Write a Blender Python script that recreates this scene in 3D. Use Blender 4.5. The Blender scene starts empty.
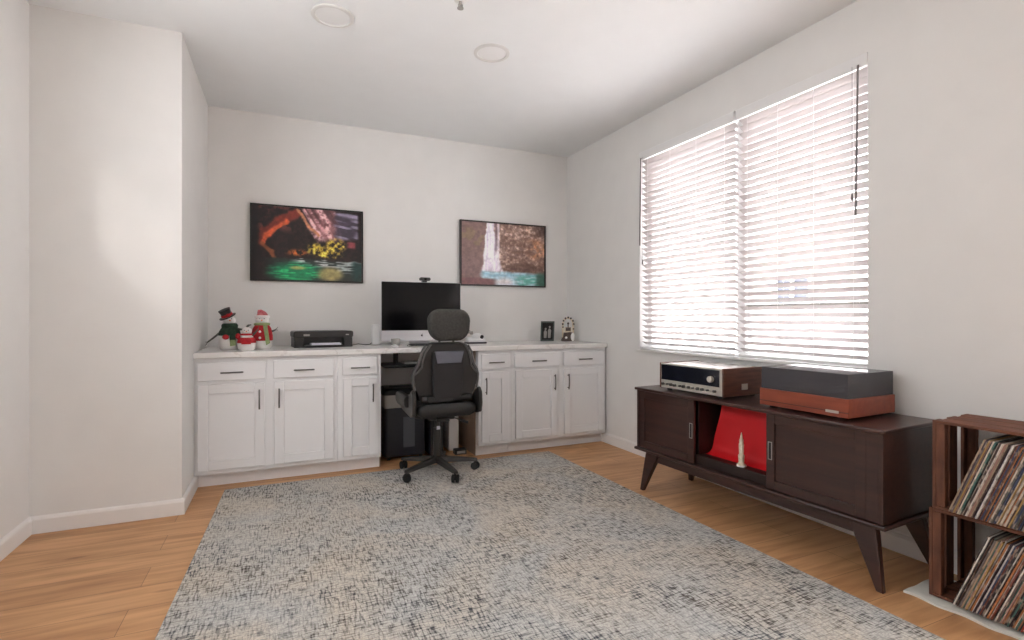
import bpy, bmesh, math, random
import numpy as np
from mathutils import Vector, Matrix, Euler
PI = math.pi
R = math.radians
sc = bpy.context.scene
C = sc.collection

# ------------------------------------------------------------------ camera
cam = bpy.data.objects.new('camera', bpy.data.cameras.new('camera'))
C.objects.link(cam)
cam.location = (0, 0, 1.15)
cam.rotation_euler = (R(90), 0, -math.atan((512-283)/518))
cam.data.sensor_width = 36
cam.data.lens = 518/1024*36
cam.data.shift_y = -3/1024
cam.data.clip_start = 0.02
sc.camera = cam
sc.view_settings.view_transform = 'Standard'
sc.view_settings.look = 'None'
sc.view_settings.gamma = 1
sc.view_settings.use_curve_mapping = False
sc.view_settings.exposure = 1.93

# ------------------------------------------------------------------ daylight
SKY = 7.0
w = bpy.data.worlds.new('sky'); sc.world = w; w.use_nodes = True
w.node_tree.nodes['Background'].inputs[0].default_value = (0.97, 0.98, 1.0, 1)
w.node_tree.nodes['Background'].inputs[1].default_value = SKY
sun = bpy.data.objects.new('sun', bpy.data.lights.new('sun', 'SUN'))
C.objects.link(sun)
sun.data.energy = .42
sun.data.angle = R(3.0)
sun.data.color = (1, .95, .9)
sun.rotation_euler = Vector((1, 3.2, -.85)).to_track_quat('-Z', 'Y').to_euler()
def portal(name, loc, rot, sx, sy):
    l = bpy.data.lights.new(name, 'AREA'); l.shape = 'RECTANGLE'; l.size = sx; l.size_y = sy
    l.cycles.is_portal = True
    o = bpy.data.objects.new(name, l); C.objects.link(o); o.location = loc; o.rotation_euler = rot
portal('window_daylight', (2.87, 2.58, 1.685), (0, R(90), 0), 1.62, 1.82)

# ------------------------------------------------------------------ materials
def lin(c):
    return tuple(((v/255)/12.92 if v/255 <= .04045 else ((v/255+.055)/1.055)**2.4) for v in c)
def mat(name, rgb, rough=.5, metal=0, bump=0, bscale=40, var=0, vscale=6, spec=.5, stretch=None, alt=None, coat=0):
    m = bpy.data.materials.new(name); m.use_nodes = True
    nt = m.node_tree; N = nt.nodes; L = nt.links
    b = N['Principled BSDF']
    c = lin(rgb)
    b.inputs['Base Color'].default_value = (*c, 1)
    b.inputs['Roughness'].default_value = rough
    b.inputs['Metallic'].default_value = metal
    b.inputs['Specular IOR Level'].default_value = spec
    b.inputs['Coat Weight'].default_value = coat
    tc = N.new('ShaderNodeTexCoord'); mp = N.new('ShaderNodeMapping')
    L.new(tc.outputs['Object'], mp.inputs[0])
    if stretch: mp.inputs['Scale'].default_value = stretch
    n = N.new('ShaderNodeTexNoise'); n.inputs['Scale'].default_value = vscale; n.inputs['Detail'].default_value = 6
    L.new(mp.outputs[0], n.inputs['Vector'])
    r = N.new('ShaderNodeValToRGB')
    a = lin(alt) if alt else tuple(v*(1-var) for v in c)
    d = c if alt else tuple(min(1, v*(1+var)) for v in c)
    r.color_ramp.elements[0].position = .3; r.color_ramp.elements[1].position = .7
    r.color_ramp.elements[0].color = (*a, 1); r.color_ramp.elements[1].color = (*d, 1)
    L.new(n.outputs[0], r.inputs[0])
    if var or alt: L.new(r.outputs[0], b.inputs['Base Color'])
    if bump:
        n2 = N.new('ShaderNodeTexNoise'); n2.inputs['Scale'].default_value = bscale; n2.inputs['Detail'].default_value = 3
        L.new(mp.outputs[0], n2.inputs['Vector'])
        bp = N.new('ShaderNodeBump'); bp.inputs['Strength'].default_value = bump; bp.inputs['Distance'].default_value = .002
        L.new(n2.outputs[0], bp.inputs['Height']); L.new(bp.outputs[0], b.inputs['Normal'])
    return m
M = {}
M['wall'] = mat('wall_paint', (230, 228, 225), .85, bump=.12, bscale=180, var=.015)
M['ceil'] = mat('ceiling_paint', (240, 241, 241), .9, bump=.1, bscale=120, var=.01)
M['trim'] = mat('trim_paint', (236, 233, 230), .4, var=.01)
M['cab'] = mat('cabinet_paint', (240, 240, 241), .38, var=.012, vscale=3)
M['cabin'] = mat('raw_cabinet_side', (150, 128, 110), .6, var=.12, stretch=(1, 1, .15), vscale=20)
M['nickel'] = mat('dark_nickel', (110, 108, 106), .3, .9, var=.08)
M['black'] = mat('black_plastic', (22, 22, 23), .38, var=.1)
M['blackm'] = mat('black_leather', (20, 19, 19), .42, bump=.4, bscale=240, var=.12)
M['blackp'] = mat('black_panel_mesh', (26, 25, 27), .6, bump=.6, bscale=500, var=.15)
M['headr'] = mat('charcoal_knit', (62, 60, 57), .95, bump=1, bscale=260, var=.3, vscale=70)
M['meshgrey'] = mat('grey_mesh', (96, 97, 108), .5, bump=.5, bscale=300, var=.2)
M['glossb'] = mat('dark_chair_shell', (44, 42, 40), .35, var=.06)
M['wing'] = mat('grey_wing_trim', (84, 82, 80), .35)
M['screen'] = mat('screen_glass', (6, 6, 8), .16, var=.05, spec=.15)
M['alu'] = mat('silver_aluminium', (205, 205, 208), .35, .35, var=.02)
M['white'] = mat('white_plastic', (232, 231, 230), .4, var=.02)
M['grey'] = mat('grey_plastic', (158, 155, 150), .5, var=.04)
M['navy'] = mat('dark_bin', (30, 33, 42), .3, var=.08)
M['espresso'] = mat('espresso_wood', (66, 40, 33), .36, alt=(48, 29, 25), vscale=9, stretch=(.35, 4, 4), bump=.08, coat=.3)
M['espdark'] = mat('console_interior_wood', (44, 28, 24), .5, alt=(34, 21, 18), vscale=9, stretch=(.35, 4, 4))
M['walnut'] = mat('receiver_walnut', (112, 70, 52), .4, alt=(74, 44, 34), vscale=12, stretch=(5, .6, 5))
M['plinth'] = mat('rust_brown_wood', (150, 74, 50), .4, alt=(128, 60, 42), vscale=10, stretch=(.5, 4, 4))
M['silver'] = mat('silver_faceplate', (205, 200, 190), .35, .4, var=.03)
M['dial'] = mat('dark_dial_glass', (26, 28, 38), .12, var=.1)
M['red'] = mat('red_sheet', (205, 22, 30), .5, var=.05)
M['ivory'] = mat('ivory_ceramic', (234, 222, 202), .45, alt=(212, 192, 164), vscale=60)
M['crate'] = mat('aged_crate_wood', (128, 78, 54), .7, alt=(84, 50, 36), vscale=7, stretch=(1.2, 6, 6), bump=.6, bscale=60)
M['cratev'] = mat('aged_crate_board', (122, 76, 54), .7, alt=(80, 48, 36), vscale=7, stretch=(6, 6, 1.2), bump=.6, bscale=60)
M['matw'] = mat('pale_felt_mat', (222, 222, 214), .95, bump=.8, bscale=90, var=.05)
M['snow'] = mat('snow_white_ceramic', (236, 233, 230), .6, bump=.4, bscale=120, var=.03)
M['redk'] = mat('red_knit', (176, 28, 36), .8, var=.2, vscale=60)
M['green'] = mat('green_plaid', (34, 66, 44), .8, alt=(16, 34, 26), vscale=50)
M['sage'] = mat('sage_knit', (138, 150, 104), .85, var=.12, vscale=60)
M['hatk'] = mat('pink_red_knit', (196, 120, 124), .8, alt=(160, 60, 70), vscale=60)
M['twig'] = mat('twig', (84, 84, 78), .8, var=.2)
M['frameb'] = mat('black_picture_frame', (20, 18, 18), .4, var=.1)
M['framed'] = mat('dark_brown_picture_frame', (46, 36, 34), .4, var=.1)
M['gold'] = mat('orange_nose', (214, 116, 40), .6)
M['paper'] = mat('paper', (226, 226, 236), .8, var=.01)
M['bronze'] = mat('bronze_ornament', (92, 74, 64), .5, alt=(52, 44, 42), vscale=40)
M['greyframe'] = mat('green_grey_frame', (74, 84, 80), .35, var=.1)
M['wand'] = mat('grey_wand', (112, 106, 104), .4)
M['rubber'] = mat('rubber', (18, 18, 18), .8)
M['facade'] = mat('neighbour_stucco', (236, 224, 220), .9, bump=.3, var=.03)
M['nwin'] = mat('neighbour_window', (70, 72, 84), .3)
M['ground'] = mat('concrete_yard', (226, 224, 222), .9, var=.05)
M['topmetal'] = mat('pale_metal_cover', (216, 212, 206), .16, .25)
M['lens'] = mat('downlight_diffuser', (238, 237, 236), .6, var=.01)
M['ring'] = mat('downlight_trim', (222, 220, 217), .5, var=.01)

# quartz with veins
def quartz():
    m = mat('white_quartz', (235, 233, 230), .22, spec=.5); nt = m.node_tree; N = nt.nodes; L = nt.links
    tc = N.new('ShaderNodeTexCoord'); n = N.new('ShaderNodeTexNoise'); n.inputs['Scale'].default_value = 2.2; n.inputs['Detail'].default_value = 5; n.inputs['Distortion'].default_value = .8
    L.new(tc.outputs['Object'], n.inputs['Vector'])
    r = N.new('ShaderNodeValToRGB'); e = r.color_ramp.elements
    e[0].position = .485; e[0].color = (*lin((235, 233, 230)), 1)
    e[1].position = .515; e[1].color = (*lin((235, 233, 230)), 1)
    k = e.new(.5); k.color = (*lin((218, 214, 210)), 1)
    L.new(n.outputs[0], r.inputs[0]); L.new(r.outputs[0], N['Principled BSDF'].inputs['Base Color']); return m
M['quartz'] = quartz()
# oak planks
def oak():
    m = mat('oak_planks', (196, 148, 106), .42, spec=.4); nt = m.node_tree; N = nt.nodes; L = nt.links; b = N['Principled BSDF']
    tc = N.new('ShaderNodeTexCoord')
    br = N.new('ShaderNodeTexBrick'); br.inputs['Scale'].default_value = 1
    br.inputs['Brick Width'].default_value = 1.5; br.inputs['Row Height'].default_value = .19; br.inputs['Mortar Size'].default_value = .0012
    br.inputs['Mortar Smooth'].default_value = .3; br.offset = .37
    br.inputs['Color1'].default_value = (*lin((216, 167, 120)), 1); br.inputs['Color2'].default_value = (*lin((200, 151, 106)), 1)
    br.inputs['Mortar'].default_value = (*lin((134, 94, 62)), 1)
    L.new(tc.outputs['Object'], br.inputs['Vector'])
    mp = N.new('ShaderNodeMapping'); mp.inputs['Scale'].default_value = (.9, 9, 1); L.new(tc.outputs['Object'], mp.inputs[0])
    n = N.new('ShaderNodeTexNoise'); n.inputs['Scale'].default_value = 2.6; n.inputs['Detail'].default_value = 8; n.inputs['Distortion'].default_value = .5
    L.new(mp.outputs[0], n.inputs['Vector'])
    r = N.new('ShaderNodeValToRGB'); e = r.color_ramp.elements
    e[0].position = .3; e[0].color = (.66, .58, .5, 1); e[1].position = .62; e[1].color = (1.04, 1.04, 1.04, 1)
    L.new(n.outputs[0], r.inputs[0])
    mx = N.new('ShaderNodeMix'); mx.data_type = 'RGBA'; mx.blend_type = 'MULTIPLY'; mx.inputs[0].default_value = .8
    L.new(br.outputs[0], mx.inputs[6]); L.new(r.outputs[0], mx.inputs[7])
    # knots
    mp2 = N.new('ShaderNodeMapping'); mp2.inputs['Scale'].default_value = (1, 3.2, 1); L.new(tc.outputs['Object'], mp2.inputs[0])
    v = N.new('ShaderNodeTexVoronoi'); v.inputs['Scale'].default_value = 1.5; L.new(mp2.outputs[0], v.inputs['Vector'])
    r2 = N.new('ShaderNodeValToRGB'); e = r2.color_ramp.elements; e[0].position = .02; e[0].color = (.5, .4, .33, 1); e[1].position = .085; e[1].color = (1, 1, 1, 1)
    L.new(v.outputs['Distance'], r2.inputs[0])
    mx2 = N.new('ShaderNodeMix'); mx2.data_type = 'RGBA'; mx2.blend_type = 'MULTIPLY'; mx2.inputs[0].default_value = .8
    L.new(mx.outputs[2], mx2.inputs[6]); L.new(r2.outputs[0], mx2.inputs[7])
    L.new(mx2.outputs[2], b.inputs['Base Color'])
    return m
M['oak'] = oak()
# rug: cream pile with broken charcoal cross hatching
def rugmat():
    m = mat('distressed_rug', (200, 195, 186), .98, spec=.1); nt = m.node_tree; N = nt.nodes; L = nt.links; b = N['Principled BSDF']
    tc = N.new('ShaderNodeTexCoord')
    def noise(scale, vec=(1, 1, 1), det=3, dist=0, loc=(0, 0, 0)):
        mp = N.new('ShaderNodeMapping'); mp.inputs['Scale'].default_value = vec; mp.inputs['Location'].default_value = loc
        L.new(tc.outputs['Object'], mp.inputs[0])
        n = N.new('ShaderNodeTexNoise'); n.inputs['Scale'].default_value = scale; n.inputs['Detail'].default_value = det; n.inputs['Distortion'].default_value = dist
        L.new(mp.outputs[0], n.inputs['Vector']); return n.outputs[0]
    def ramp(src, p0, c0, p1, c1):
        r = N.new('ShaderNodeValToRGB'); e = r.color_ramp.elements
        e[0].position = p0; e[0].color = c0; e[1].position = p1; e[1].color = c1
        L.new(src, r.inputs[0]); return r.outputs[0]
    def mul(a, bb, f=1, mode='MULTIPLY'):
        mx = N.new('ShaderNodeMix'); mx.data_type = 'RGBA'; mx.blend_type = mode
        if isinstance(f, float) or isinstance(f, int): mx.inputs[0].default_value = f
        else: L.new(f, mx.inputs[0])
        for s, i in ((a, 6), (bb, 7)):
            if isinstance(s, tuple): mx.inputs[i].default_value = s
            else: L.new(s, mx.inputs[i])
        return mx.outputs[2]
    K = (0, 0, 0, 1); W = (1, 1, 1, 1)
    sx = ramp(noise(1, (17, 120, 1), 4), .40, W, .50, K)        # short dashes along x
    sy = ramp(noise(1, (120, 17, 1), 4, loc=(7, 3, 0)), .40, W, .50, K)
    patch = ramp(noise(2.6, (1, 1, 1), 4, 1.0, (3, 1, 0)), .36, (.38, .38, .38, 1), .66, W)
    dash = mul(sx, sy, 1, 'ADD')
    dash = mul(dash, patch, 1, 'MULTIPLY')
    dash = mul(dash, (.74, .74, .74, 1), 1, 'MULTIPLY')
    base = ramp(noise(1.7, (1, 1, 1), 5, 1, (9, 4, 0)), .38, (*lin((204, 203, 199)), 1), .62, (*lin((214, 205, 192)), 1))
    fine = ramp(noise(150, (1, 1, 1), 2), .35, (.68, .68, .68, 1), .65, (1.1, 1.1, 1.1, 1))
    base = mul(base, fine, .8)
    dk = ramp(noise(3, (1, 1, 1), 3, 0, (5, 5, 0)), .4, (*lin((74, 76, 82)), 1), .6, (*lin((86, 78, 72)), 1))
    col = mul(base, dk, dash, 'MIX')
    L.new(col, b.inputs['Base Color'])
    bp = N.new('ShaderNodeBump'); bp.inputs['Strength'].default_value = .6; bp.inputs['Distance'].default_value = .004
    L.new(noise(240, (1, 1, 1), 2), bp.inputs['Height']); L.new(bp.outputs[0], b.inputs['Normal'])
    return m
M['rug'] = rugmat()
def mixmat(name, kind, rgb, trans, rough=.05):
    m = bpy.data.materials.new(name); m.use_nodes = True; nt = m.node_tree; N = nt.nodes; L = nt.links
    out = N['Material Output']; N.remove(N['Principled BSDF'])
    mx = N.new('ShaderNodeMixShader'); L.new(mx.outputs[0], out.inputs[0])
    t = N.new('ShaderNodeBsdfTransparent'); t.inputs[0].default_value = (*trans, 1)
    if kind == 'glass':
        g = N.new('ShaderNodeBsdfGlossy'); g.inputs[0].default_value = (*rgb, 1); g.inputs[1].default_value = rough
        lw = N.new('ShaderNodeLayerWeight'); lw.inputs[0].default_value = .5
        pw = N.new('ShaderNodeMath'); pw.operation = 'POWER'; pw.inputs[1].default_value = 5; L.new(lw.outputs['Facing'], pw.inputs[0])
        f = N.new('ShaderNodeMath'); f.operation = 'MULTIPLY_ADD'; f.inputs[1].default_value = .9; f.inputs[2].default_value = .04; L.new(pw.outputs[0], f.inputs[0])
        L.new(f.outputs[0], mx.inputs[0]); L.new(t.outputs[0], mx.inputs[1]); L.new(g.outputs[0], mx.inputs[2])
    if kind == 'smoke':
        p = N.new('ShaderNodeBsdfPrincipled'); p.inputs['Base Color'].default_value = (*rgb, 1); p.inputs['Roughness'].default_value = rough
        mx.inputs[0].default_value = .62
        L.new(t.outputs[0], mx.inputs[1]); L.new(p.outputs[0], mx.inputs[2])
    if kind == 'slat':
        p = N.new('ShaderNodeBsdfPrincipled'); p.inputs['Base Color'].default_value = (*rgb, 1); p.inputs['Roughness'].default_value = rough
        tr = N.new('ShaderNodeBsdfTranslucent'); tr.inputs[0].default_value = (*trans, 1)
        mx.inputs[0].default_value = .08
        L.new(p.outputs[0], mx.inputs[1]); L.new(tr.outputs[0], mx.inputs[2])
    return m
M['glass'] = mixmat('window_glass', 'glass', (1, 1, 1), (.64, .65, .66))
M['dimglass'] = mixmat('dimmed_side_glass', 'glass', (1, 1, 1), (.66, .66, .66))  # tint sets how much daylight the unseen left window lets in
M['fillglass'] = mixmat('rear_tinted_glass', 'glass', (1, 1, 1), (.52, .52, .52))  # tint sets how much fill comes through the added right window
M['smoke'] = mixmat('smoked_acrylic', 'smoke', (.10, .095, .105), (.55, .54, .57), .05)
M['clear'] = mixmat('clear_bin_window', 'smoke', (.16, .17, .19), (.6, .6, .62), .2)
M['slat'] = mixmat('blind_slat_vinyl', 'slat', lin((192, 183, 181)), lin((236, 222, 218)), .5)

# ------------------------------------------------------------------ mesh helpers
class G:
    def __init__(s): s.bm = bmesh.new()
    def box(s, x0, x1, y0, y1, z0, z1, mx=None):
        v = [s.bm.verts.new(((x0, x1)[i & 1], (y0, y1)[i >> 1 & 1], (z0, z1)[i >> 2])) for i in range(8)]
        for f in ((0, 2, 3, 1), (4, 5, 7, 6), (0, 1, 5, 4), (2, 6, 7, 3), (0, 4, 6, 2), (1, 3, 7, 5)): s.bm.faces.new([v[i] for i in f])
        if mx is not None:
            for q in v: q.co = mx @ q.co
        return s
    def cyl(s, p0, p1, r0, r1=None, n=20, caps=True):
        r1 = r0 if r1 is None else r1
        p0, p1 = Vector(p0), Vector(p1); d = (p1-p0).normalized()
        a = d.orthogonal().normalized(); b = d.cross(a)
        A = []; B = []
        for i in range(n):
            t = 2*PI*i/n; e = a*math.cos(t)+b*math.sin(t)
            A.append(s.bm.verts.new(p0+e*r0)); B.append(s.bm.verts.new(p1+e*r1))
        for i in range(n): s.bm.faces.new((A[i], A[(i+1) % n], B[(i+1) % n], B[i]))
        if caps: s.bm.faces.new(A[::-1]); s.bm.faces.new(B)
        return s
    def tube(s, pts, r, n=10):
        pts = [Vector(p) for p in pts]; rs = r if isinstance(r, (list, tuple)) else [r]*len(pts)
        rings = []; up = None
        for i, p in enumerate(pts):
            d = (pts[min(i+1, len(pts)-1)]-pts[max(i-1, 0)]).normalized()
            a = d.orthogonal().normalized() if up is None else (up-d*up.dot(d)).normalized()
            up = a; b = d.cross(a)
            rings.append([s.bm.verts.new(p+(a*math.cos(2*PI*k/n)+b*math.sin(2*PI*k/n))*rs[i]) for k in range(n)])
        for A, B in zip(rings, rings[1:]):
            for i in range(n): s.bm.faces.new((A[i], A[(i+1) % n], B[(i+1) % n], B[i]))
        s.bm.faces.new(rings[0][::-1]); s.bm.faces.new(rings[-1]); return s
    def lathe(s, prof, c=(0, 0, 0), n=32, sx=1, sy=1, mx=None):
        rings = []; new = []
        for r, z in prof:
            if r < 1e-6: ring = [s.bm.verts.new((c[0], c[1], c[2]+z))]
            else: ring = [s.bm.verts.new((c[0]+r*sx*math.cos(2*PI*k/n), c[1]+r*sy*math.sin(2*PI*k/n), c[2]+z)) for k in range(n)]
            rings.append(ring); new += ring
        for A, B in zip(rings, rings[1:]):
            for i in range(n):
                a0, a1 = A[i % len(A)], A[(i+1) % len(A)]; b0, b1 = B[i % len(B)], B[(i+1) % len(B)]
                f = [a0]
                for q in (a1, b1, b0):
                    if q not in f: f.append(q)
                if len(f) > 2: s.bm.faces.new(f)
        if len(rings[0]) > 1: s.bm.faces.new(rings[0][::-1])
        if len(rings[-1]) > 1: s.bm.faces.new(rings[-1])
        if mx is not None:
            for v in new: v.co = mx @ v.co
        return s
    def ball(s, c, rx, ry=None, rz=None, n=20, m=12):
        ry = ry or rx; rz = rz or rx
        prof = [(math.sin(PI*i/m), -math.cos(PI*i/m)) for i in range(m+1)]
        prof[0] = (0, -1); prof[-1] = (0, 1)
        mx = Matrix.Translation(c) @ Matrix.Diagonal((rx, ry, rz, 1))
        return s.lathe(prof, (0, 0, 0), n, mx=mx)
    def prism(s, poly, axis, a0, a1, mx=None):
        # poly in the two other axes (x,y / x,z / y,z), extruded along axis
        def P(u, v, a):
            return {'z': (u, v, a), 'y': (u, a, v), 'x': (a, u, v)}[axis]
        A = [s.bm.verts.new(P(u, v, a0)) for u, v in poly]; B = [s.bm.verts.new(P(u, v, a1)) for u, v in poly]
        n = len(poly)
        s.bm.faces.new(A[::-1]); s.bm.faces.new(B)
        for i in range(n): s.bm.faces.new((A[i], A[(i+1) % n], B[(i+1) % n], B[i]))
        if mx is not None:
            for q in A+B: q.co = mx @ q.co
        return s
    def loft(s, rings):
        rs = [[s.bm.verts.new(p) for p in r] for r in rings]; n = len(rs[0])
        for A, B in zip(rs, rs[1:]):
            for i in range(n): s.bm.faces.new((A[i], A[(i+1) % n], B[(i+1) % n], B[i]))
        s.bm.faces.new(rs[0][::-1]); s.bm.faces.new(rs[-1]); return s
    def build(s, name, m, parent=None, bevel=0, seg=2, smooth=True, sub=0, angle=35):
        bmesh.ops.recalc_face_normals(s.bm, faces=s.bm.faces)
        me = bpy.data.meshes.new(name); s.bm.to_mesh(me); s.bm.free()
        me.materials.append(M[m] if isinstance(m, str) else m)
        if smooth:
            me.polygons.foreach_set('use_smooth', [True]*len(me.polygons))
            me.set_sharp_from_angle(angle=R(angle if not sub else 60))
        o = bpy.data.objects.new(name, me); C.objects.link(o)
        if parent: o.parent = parent
        if bevel:
            b = o.modifiers.new('bevel', 'BEVEL'); b.width = bevel; b.segments = seg; b.limit_method = 'ANGLE'; b.angle_limit = R(40)
        if sub:
            q = o.modifiers.new('sub', 'SUBSURF'); q.levels = sub; q.render_levels = sub
        return o
def thing(name, label, cat, loc=(0, 0, 0), rz=0, group=None):
    o = bpy.data.objects.new(name, None); C.objects.link(o); o.empty_display_size = .05
    o.location = loc; o.rotation_euler = (0, 0, rz)
    o['label'] = label; o['category'] = cat
    if group: o['group'] = group
    return o
def tag(o, label, cat, group=None):
    o['label'] = label; o['category'] = cat
    if group: o['group'] = group
    return o
def struct(o): o['kind'] = 'structure'; return o
def lab(o, l): o['label'] = l; return o
def rrect(w, h, r, n=5, cx=0, cy=0):
    p = []
    for (sx, sy, a0) in ((1, -1, -90), (1, 1, 0), (-1, 1, 90), (-1, -1, 180)):
        for i in range(n+1):
            a = R(a0+90*i/n); p.append((cx+sx*(w/2-r)+r*math.cos(a), cy+sy*(h/2-r)+r*math.sin(a)))
    return p

# ------------------------------------------------------------------ room shell
ZC = 2.81
XL, XR, YB, YF, YR = -1.23, 2.70, 4.69, 3.545, -1.8
struct(G().box(XL-.15, XR+.32, YR-.15, YB+.15, -.1, 0).build('floor', 'oak'))
struct(G().box(XL-.15, XR+.32, YR-.15, YB+.15, ZC, ZC+.1).build('ceiling', 'ceil'))
struct(G().box(XL-.15, XR+.15, YB, YB+.15, 0, ZC).build('wall_back', 'wall'))
struct(G().box(XL, -.54, YF, YB, 0, ZC).build('wall_closet', 'wall'))
# right wall around the window opening
WY0, WY1, WZ0, WZ1 = 1.70, 3.522, .868, 2.517
g = G()
SY0, SY1, SZ0, SZ1 = -1.5, .55, .35, 2.45      # unseen fill window added on the same wall, beside and behind the camera
g.box(XR, XR+.15, YR-.2, SY0, 0, ZC); g.box(XR, XR+.15, SY1, WY0, 0, ZC); g.box(XR, XR+.15, SY0, SY1, 0, SZ0); g.box(XR, XR+.15, SY0, SY1, SZ1, ZC); g.box(XR, XR+.15, WY1, YB, 0, ZC)
g.box(XR, XR+.15, WY0, WY1, 0, WZ0); g.box(XR, XR+.15, WY0, WY1, WZ1, ZC)
struct(g.build('wall_right', 'wall', smooth=False))
# left wall with an unseen high window, added to throw the soft sun patch
LY0, LY1, LZ0, LZ1 = .85, 2.62, 1.72, 2.36
g = G()
g.box(XL-.15, XL, YR, LY0, 0, ZC); g.box(XL-.15, XL, LY1, YB, 0, ZC)
g.box(XL-.15, XL, LY0, LY1, 0, LZ0); g.box(XL-.15, XL, LY0, LY1, LZ1, ZC)
struct(g.build('wall_left', 'wall', smooth=False))
struct(G().box(XL-.10, XL-.096, LY0, LY1, LZ0, LZ1).build('window_left_unseen', 'dimglass'))  # pane of the unseen left window
portal('patch_window_daylight', (XL-.16, (LY0+LY1)/2, (LZ0+LZ1)/2), (0, R(-90), 0), LZ1-LZ0, LY1-LY0)
struct(G().box(XL-.15, XR+.3, YR-.15, YR, 0, ZC).build('wall_rear', 'wall'))
struct(G().box(XR+.10, XR+.104, SY0, SY1, SZ0, SZ1).build('window_added_fill', 'fillglass'))  # pane of the unseen window added to fill the room with daylight
portal('fill_window_daylight', (XR+.28, (SY0+SY1)/2, (SZ0+SZ1)/2), (0, R(90), 0), SZ1-SZ0, SY1-SY0)
# baseboards
def base_prof(t=.015, h=.092): return [(0, 0), (t, 0), (t, h-.018), (t-.006, h-.006), (0, h)]
def baseboard(name, p0, p1, n):   # runs p0->p1, n = inward normal
    g = G(); A = []; B = []
    for u, z in base_prof():
        A.append((p0[0]+n[0]*u, p0[1]+n[1]*u, z)); B.append((p1[0]+n[0]*u, p1[1]+n[1]*u, z))
    g.loft([A, B]); struct(g.build(name, 'trim', smooth=False))
baseboard('baseboard_left', (XL, YR), (XL, YF), (1, 0))
baseboard('baseboard_closet_front', (XL, YF), (-.54+.015, YF), (0, -1))
baseboard('baseboard_closet_side', (-.54, YF), (-.54, 4.06), (1, 0))
baseboard('baseboard_right', (XR, YR), (XR, 4.06), (-1, 0))

# ------------------------------------------------------------------ window
win = thing('window_1', '', ''); del win['label'], win['category']; struct(win)
win.location = (XR+.15, (WY0+WY1)/2, WZ0)
hw = (WY1-WY0)/2; wh = WZ1-WZ0
g = G(); fx0, fx1 = -.06, -.005
g.box(fx0, fx1, -hw, -hw+.045, 0, wh); g.box(fx0, fx1, hw-.045, hw, 0, wh)
g.box(fx0, fx1, -hw+.045, hw-.045, 0, .045); g.box(fx0, fx1, -hw+.045, hw-.045, wh-.045, wh)
struct(g.build('window_frame', 'white', win, bevel=.003))
g = G(); g.box(fx0-.01, fx1, -.035-.045, .035-.045, .045, wh-.045)
struct(g.build('mullion', 'white', win, bevel=.003))
g = G(); g.box(fx0, fx1-.01, -hw+.045, -.08, .33, .365)
struct(g.build('sash_rail', 'grey', win, bevel=.003))
g = G(); g.box(-.03, -.026, -hw+.045, -.08, .045, wh-.045); struct(g.build('glass_pane', 'glass', win))
g = G(); g.box(-.03, -.026, -.01, hw-.045, .045, wh-.045); struct(g.build('glass_pane', 'glass', win))
# sill board
g = G(); g.box(XR-.03, XR+.09, WY0-.0, WY1, WZ0-.0, WZ0+.012)
struct(g.build('window_sill', 'trim', bevel=.003))

# ------------------------------------------------------------------ blinds
def blind(y0, y1, label, wand_y, wand_len, tassel_y, tassel_z):
    t = thing('window_blind', label, 'blind', (XR+.035, (y0+y1)/2, WZ1), 0, 'white slatted blinds in the window')
    h = (y1-y0)/2
    g = G(); g.box(-.028, .028, -h, h, -.052, -.004); g.build('head_rail', 'white', t)
    g = G(); g.box(-.042, -.032, -h-.004, h+.004, -.066, -.002); g.box(-.032, .0, -h-.004, -h, -.066, -.002)
    g.build('valance', 'white', t, bevel=.003)
    ztop, zbot = -.082, -(WZ1-WZ0)+.045; n = 34
    g = G(); tilt = R(30)
    for i in range(n):
        z = ztop+(zbot+.02-ztop)*i/(n-1)
        P = []
        m = 5
        for k in range(m):
            s = -1+2*k/(m-1); x = s*.0245; c = .0022*(1-s*s)
            P.append((x*math.cos(tilt), -x*math.sin(tilt)+c))
        Q = [(x, zz+.0022) for x, zz in P[::-1]]
        poly = [(x, zz+z) for x, zz in P+Q]
        g.prism(poly, 'y', -h+.004, h-.004)
    g.build('slats', 'slat', t, smooth=False)
    g = G(); g.box(-.026, .026, -h+.004, h-.004, zbot-.026, zbot-.008); g.build('bottom_rail', 'white', t, bevel=.004)
    g = G()
    for f in (-.82, -.28, .28, .82):
        for x in (-.026, .026): g.cyl((x, f*h, -.05), (x, f*h, zbot-.01), .0009, n=6)
    g.build('ladder_cords', 'white', t)
    g = G(); g.cyl((-.05, wand_y, -.055), (-.052, wand_y+.01, -.055-wand_len), .0052, n=8)
    g.cyl((-.034, wand_y, -.05), (-.05, wand_y, -.055), .003, n=6)
    g.build('tilt_wand', 'wand', t)
    g = G(); g.cyl((-.05, tassel_y, -.05), (-.05, tassel_y, tassel_z), .001, n=6)
    g.cyl((-.05, tassel_y, tassel_z), (-.05, tassel_y, tassel_z-.035), .004, .0075, n=10)
    g.build('pull_cord', 'wand', t)
    return t
blind(2.553, WY1-.004, 'left white slatted blind, in the half of the window nearer the room corner', .455, .72, .43, -.9)
blind(WY0+.004, 2.528, 'right white slatted blind, with the long dark wand on its right side', -.375, .78, -.345, -.72)

# the right wall and everything on it runs 1.1 degrees off square, opening towards the camera
bpy.context.view_layer.update()
TW = Matrix.Translation((XR, YB, 0)) @ Matrix.Rotation(R(1.1), 4, 'Z') @ Matrix.Translation((-XR, -YB, 0))
for o in list(C.objects):
    if o.parent is None and (o.name.startswith(('wall_right', 'baseboard_right', 'window_', 'window_blind')) ): o.matrix_world = TW @ o.matrix_world
def wall_x(y): return XR+(YB-y)*math.tan(R(1.1))

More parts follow.
